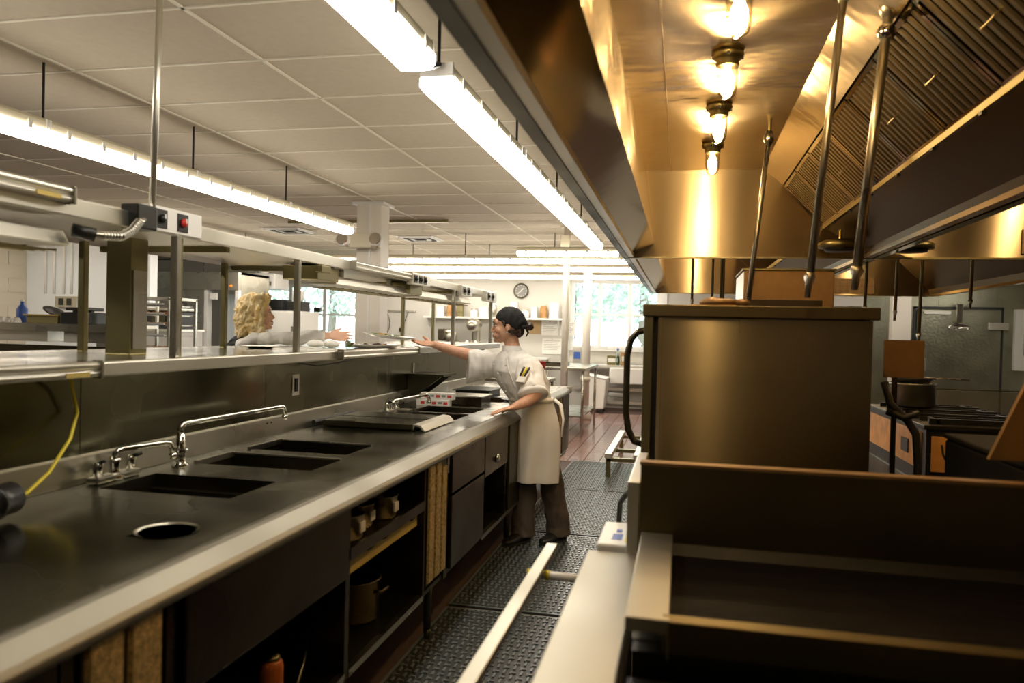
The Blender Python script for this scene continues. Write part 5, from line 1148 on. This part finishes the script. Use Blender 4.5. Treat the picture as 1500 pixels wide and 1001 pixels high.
# ---- the server
fs = Vector((.95, .31, 0)).normalized(); as_ = Vector((-.31, .95, 0)).normalized()     # as_: her left
srv = thing('person', 'smiling woman with curly blonde hair, black vest and bow tie reaching across the pass', 'person')
g = G(); hs = .93
P, M, s = head(g, (-2.655, 4.45, 1.487), (.90, .43, .04), hs)
g.tube([(-2.675, 4.455, 1.43), (-2.69, 4.46, 1.37), (-2.72, 4.465, 1.30)], [.050, .048, .062], 16)
g.rings([ering((-2.73, 4.47, 1.315), as_, fs, .06, .055), ering((-2.76, 4.48, 1.27), as_, fs, .155, .08), ering((-2.79, 4.48, 1.12), as_, fs, .15, .11), ering((-2.83, 4.48, .98), as_, fs, .125, .095), ering((-2.85, 4.48, .86), as_, fs, .16, .12), ering((-2.85, 4.48, .80), as_, fs, .15, .11)])
for q in (-1, 1): g.tube([(-2.85+.013*q, 4.48+.085*q, .84), (-2.84, 4.48+.085*q, .48), (-2.85, 4.48+.09*q, .10), (-2.85, 4.48+.09*q, .05)], [.078, .052, .036, .035], 12)
g.tube([(-2.74, 4.36, 1.255), (-2.62, 4.36, 1.325), (-2.44, 4.40, 1.333), (-2.33, 4.46, 1.343), (-2.19, 4.54, 1.358)], [.042, .034, .033, .030, .023], 14)
hand(g, (-2.19, 4.54, 1.358), (.86, .50, -.03), (-.3, .8, -.25), (0, -.2, 1), (.10, .12, .12, .16), (.75, .55, .15), .92)
g.tube([(-2.78, 4.63, 1.265), (-2.85, 4.68, 1.12), (-2.84, 4.68, .99), (-2.76, 4.66, .90), (-2.68, 4.62, .86)], [.045, .040, .036, .030, .023], 14)
hand(g, (-2.70, 4.63, .865), (.6, -.3, -.8), (0, -1, 0), (1, 0, .3), (.3, .3, .3, .35), (.6, .5, .3), .9)
blob('body', g, 'skin_pale', srv, .0042, 2, label='skin of face, neck and hands')
face_parts(P, M, s, srv, True)
# hair
random.seed(11); g = G()
g.ball(P(0, -.030, .045), (.092, .100, .092), 18, 12, M); g.ball(P(0, -.085, -.03), (.095, .065, .085), 18, 12, M)
g.ball(P(0, -.090, -.10), (.095, .050, .065), 18, 12, M)
g.tube([P(-.07, .03, .095), P(-.02, .065, .105), P(.05, .055, .095)], [.025, .030, .022], 10)
for i in range(85):
    q = random.choice((-1, 1)); a = random.uniform(-.2, 1.0); rr_ = .088+random.random()*.012
    f0 = -.03+.09*math.cos(PI*(.15+.85*a)) if a > 0 else .045; r0 = q*min(.092, .03+abs(rr_*math.sin(PI*(.15+.85*max(a, 0)))))
    f0 = min(f0, .040)
    u0 = random.uniform(-.08, .075); pts = []
    ph = random.random()*6
    for k in range(6):
        u = u0-.02*k; pts.append(P(r0+.008*math.sin(ph+k*1.7)+q*.004, f0-.006*k*(.3)+.008*math.cos(ph+k*1.7), u))
    g.tube(pts, [.008, .013, .014, .013, .011, .006], 8)
for i in range(26):
    a = random.uniform(-1, 1); pts = []; ph = random.random()*6
    for k in range(6):
        t = k/5; pts.append(P(a*.075*math.cos(t*.9)+.006*math.sin(ph+k*2), -.02-.105*math.sin(t*1.5)+.07*(1-t), .128-.05*t*t-.07*t+.006*math.cos(ph+k*2)))
    g.tube(pts, [.008, .012, .014, .014, .012, .007], 8)
blob('hair', g, 'blonde_hair', srv, .0042, 1, (.009, (55, 55, 38)), label='curly shoulder-length blonde hair')
# shirt, vest
g = G()
g.rings([ering((-2.85, 4.48, .90), as_, fs, .165, .130), ering((-2.83, 4.48, 1.0), as_, fs, .145, .118), ering((-2.79, 4.48, 1.13), as_, fs, .160, .125), ering((-2.765, 4.48, 1.22), as_, fs, .150, .105), ering((-2.75, 4.475, 1.275), as_, fs, .135, .080), ering((-2.725, 4.47, 1.335), as_, fs, .068, .062)])
g.tube([(-2.73, 4.37, 1.235), (-2.68, 4.35, 1.285), (-2.62, 4.36, 1.330), (-2.45, 4.40, 1.333), (-2.34, 4.455, 1.340), (-2.225, 4.52, 1.352)], [(.062, .060), (.056, .050), (.046, .040), (.044, .040), (.044, .044), (.040, .048)], 18)
g.tube([(-2.77, 4.60, 1.24), (-2.84, 4.67, 1.14), (-2.84, 4.68, .99), (-2.77, 4.665, .91), (-2.72, 4.64, .88)], [.068, .062, .055, .045, .038], 16)
blob('shirt', g, 'shirt_cloth', srv, .005, 2, (.010, (16, 16, 16)), label='white shirt with long loose sleeves')
g = G()
g.rings([ering((-2.85, 4.48, .84), as_, fs, .178, .142), ering((-2.83, 4.48, 1.0), as_, fs, .155, .128), ering((-2.795, 4.48, 1.13), as_, fs, .182, .141), ering((-2.775, 4.48, 1.22), as_, fs, .180, .126), ering((-2.762, 4.478, 1.295), as_, fs, .165, .098), ering((-2.742, 4.473, 1.340), as_, fs, .095, .072)])
g.tube([Vector((-2.765, 4.475, 1.29))-as_*.10-fs*.03, Vector((-2.75, 4.472, 1.325))-as_*.055-fs*.03], [.04, .03], 12)
blob('vest', g, 'black_cloth', srv, .005, 3, None, label='black vest')
part('collar', G().rings([ering((-2.722, 4.468, 1.315), as_, fs, .072, .066), ering((-2.700, 4.463, 1.372), as_, fs, .060, .055), ering((-2.700, 4.463, 1.372), as_, fs, .056, .051), ering((-2.722, 4.468, 1.315), as_, fs, .066, .060)], cap=False), 'shirt_cloth', srv, True)
bt_ = Vector((-2.722, 4.468, 1.340))+fs*.073
part('bow_tie', G().ball(bt_, (.012, .012, .012), 8, 6).tube([bt_-as_*.045, bt_-as_*.03, bt_], [(.016, .006), (.018, .008), (.006, .006)], 8).tube([bt_, bt_+as_*.03, bt_+as_*.045], [(.006, .006), (.018, .008), (.016, .006)], 8), 'black_cloth', srv, True)
part('collar_wing', G().prism([(0, 0), (.03, -.012), (.01, -.04)], 'y', 0, .004), 'shirt_cloth', srv)
cwg = [o for o in srv.children if o.name.startswith('collar_wing')][0]; cwg.data.transform(Matrix.Translation(bt_+Vector((-.028, -.032, .028))))
g = G()
for q in (-1, 1): g.tube([(-2.85+.013*q, 4.48+.085*q, .86), (-2.84, 4.48+.09*q, .48), (-2.85, 4.48+.09*q, .06)], [.092, .075, .075], 16)
g.rings([ering((-2.85, 4.48, .90), as_, fs, .155, .12), ering((-2.85, 4.48, .78), as_, fs, .16, .12)])
blob('trousers', g, 'black_cloth', srv, .008, 2, None)
for q in (-1, 1):
    b = Vector((-2.85, 4.48+.09*q, 0))
    part('shoe', G().rings([[b+fs*f_+as_*w*math.cos(2*PI*k/14)+Vector((0, 0, h/2+h/2*math.sin(2*PI*k/14))) for k in range(14)] for (f_, w, h) in ((-.07, .02, .05), (-.05, .034, .08), (.02, .036, .08), (.1, .04, .055), (.16, .03, .035), (.18, .012, .02))]), 'black_plastic', srv, True)

# ------------------------------------------------------------------ plates and things on the pass
def platter(c, yawr, tilt, lab, food):
    M_ = Matrix.Translation(c) @ Matrix.Rotation(yawr, 4, 'Z') @ Matrix.Rotation(tilt, 4, 'Y')
    t = thing('serving_plate', lab, 'plate', None)
    S_ = Matrix.Diagonal((1.0, .68, 1, 1))
    g = G().lathe([(.10, 0), (.125, .002), (.155, .014), (.182, .019), (.184, .022), (.155, .019), (.12, .008), (.001, .006)], (0, 0, 0), 40, M_ @ S_, cap=False); g.v = [tuple(v) for v in g.v]
    g2 = G().lathe([(.001, 0), (.10, 0)], (0, 0, 0), 40, M_ @ S_, cap=False); g.add(g2.v, g2.f)
    part('plate', g, 'china', t, True)
    random.seed(food)
    for i in range(26):
        a = random.random()*6.28; r = random.random()**.5
        p = M_ @ Vector((r*.085*math.cos(a)-.02*(food == 1), r*.05*math.sin(a), .014+random.random()*.008))
        m = random.choice(('green_food', 'green_food', 'dark_food', 'orange_food', 'bread', 'yellow_label') if food == 1 else ('dark_food', 'dark_food', 'green_food', 'dark_food', 'bread', 'orange_food'))
        sz = random.uniform(.008, .016)
        gg = G().ball(p, (sz*1.3, sz, sz*.55), 8, 5, Matrix.Rotation(random.random()*3, 4, 'Z') @ Matrix.Rotation(random.random()*.6, 4, 'X'))
        if i < 20: part('garnish', gg, m, t, True)
    return t
platter((-1.885, 4.765, 1.348), .215, .10, 'white oval plate of food held out over the pass between the two hands', 1)
platter((-1.86, 4.47, 1.291), .215, 0, 'white oval plate of food standing on the pass shelf under the held plate', 2)
t = thing('sauce_cup', 'pale green glass cup on the pass shelf left of the plates', 'cup'); part('cup', G().lathe([(.022, 0), (.024, .004), (.027, .045), (.025, .045), (.022, .006), (.001, .005)], (-1.95, 4.30, 1.291), 20, cap=False), 'bottle_glass', t, True); part('filling', G().lathe([(.001, .004), (.021, .006), (.024, .035), (.001, .036)], (-1.95, 4.30, 1.291), 16, cap=False), 'yellow_label', t)
for i, (x, y) in enumerate(((-2.06, 4.28), (-2.12, 4.20))):
    g = G(); 
    g.ball((x, y, 1.312), (.055, .04, .022), 14, 8); g.v = [(v[0], v[1], max(1.291, v[2]+.008*noise.noise(Vector(v)*60))) for v in g.v]
    obj1('cloth_napkin', g, 'paper', 'crumpled white napkin on the pass shelf under the server hand, the %s one' % ('right', 'left')[i], 'napkin', smooth=True)
t = thing('steel_dish', 'low oval steel dish on the pass shelf before the server chest', 'dish'); part('dish', G().lathe([(.06, 0), (.09, .012), (.094, .013), (.062, .003)], (-2.2, 3.72, 1.291), 28), 'steel_shelf', t, True); part('rim', G().lathe([(.094, .012), (.096, .015), (.092, .016)], (-2.2, 3.72, 1.291), 28), 'steel_pale', t, True)
for i, (x, y) in enumerate(((-2.08, 3.95), (-2.05, 4.04), (-2.12, 4.10))):
    t = thing('order_slip', 'white order slip lying on the pass shelf, %s of three' % ('left', 'middle', 'right')[i], 'paper', 'order slips'); part('slip', G().box(x-.03, x+.03, y-.05, y+.05, 1.291, 1.2925), 'paper', t); part('text_line', G().box(x-.02, x+.02, y-.03, y-.026, 1.2925, 1.2928).box(x-.02, x+.01, y, y+.004, 1.2925, 1.2928), 'print_ink', t)

# ------------------------------------------------------------------ move each thing's origin to its base
bpy.context.view_layer.update()
def tree_of(o):
    r = [o]
    for c in o.children: r += tree_of(c)
    return r
users = {}
for o in bpy.data.objects:
    if o.data is not None: users[o.data.name] = users.get(o.data.name, 0)+1
for o in [o for o in bpy.data.objects if o.parent is None and o.type in ('MESH', 'EMPTY')]:
    if o.get('kind') == 'structure' or o.location.length > 1e-6: continue
    tr = tree_of(o); ms = [k for k in tr if k.type == 'MESH']
    if not ms or any(users[k.data.name] > 1 or k.matrix_local != Matrix.Identity(4) and k is not o for k in ms): continue
    pts = [v.co for k in ms for v in k.data.vertices]
    lo = Vector((min(p.x for p in pts), min(p.y for p in pts), min(p.z for p in pts))); hi = Vector((max(p.x for p in pts), max(p.y for p in pts), 0))
    c = Vector(((lo.x+hi.x)/2, (lo.y+hi.y)/2, lo.z))
    for k in ms: k.data.transform(Matrix.Translation(-c))
    o.location = c
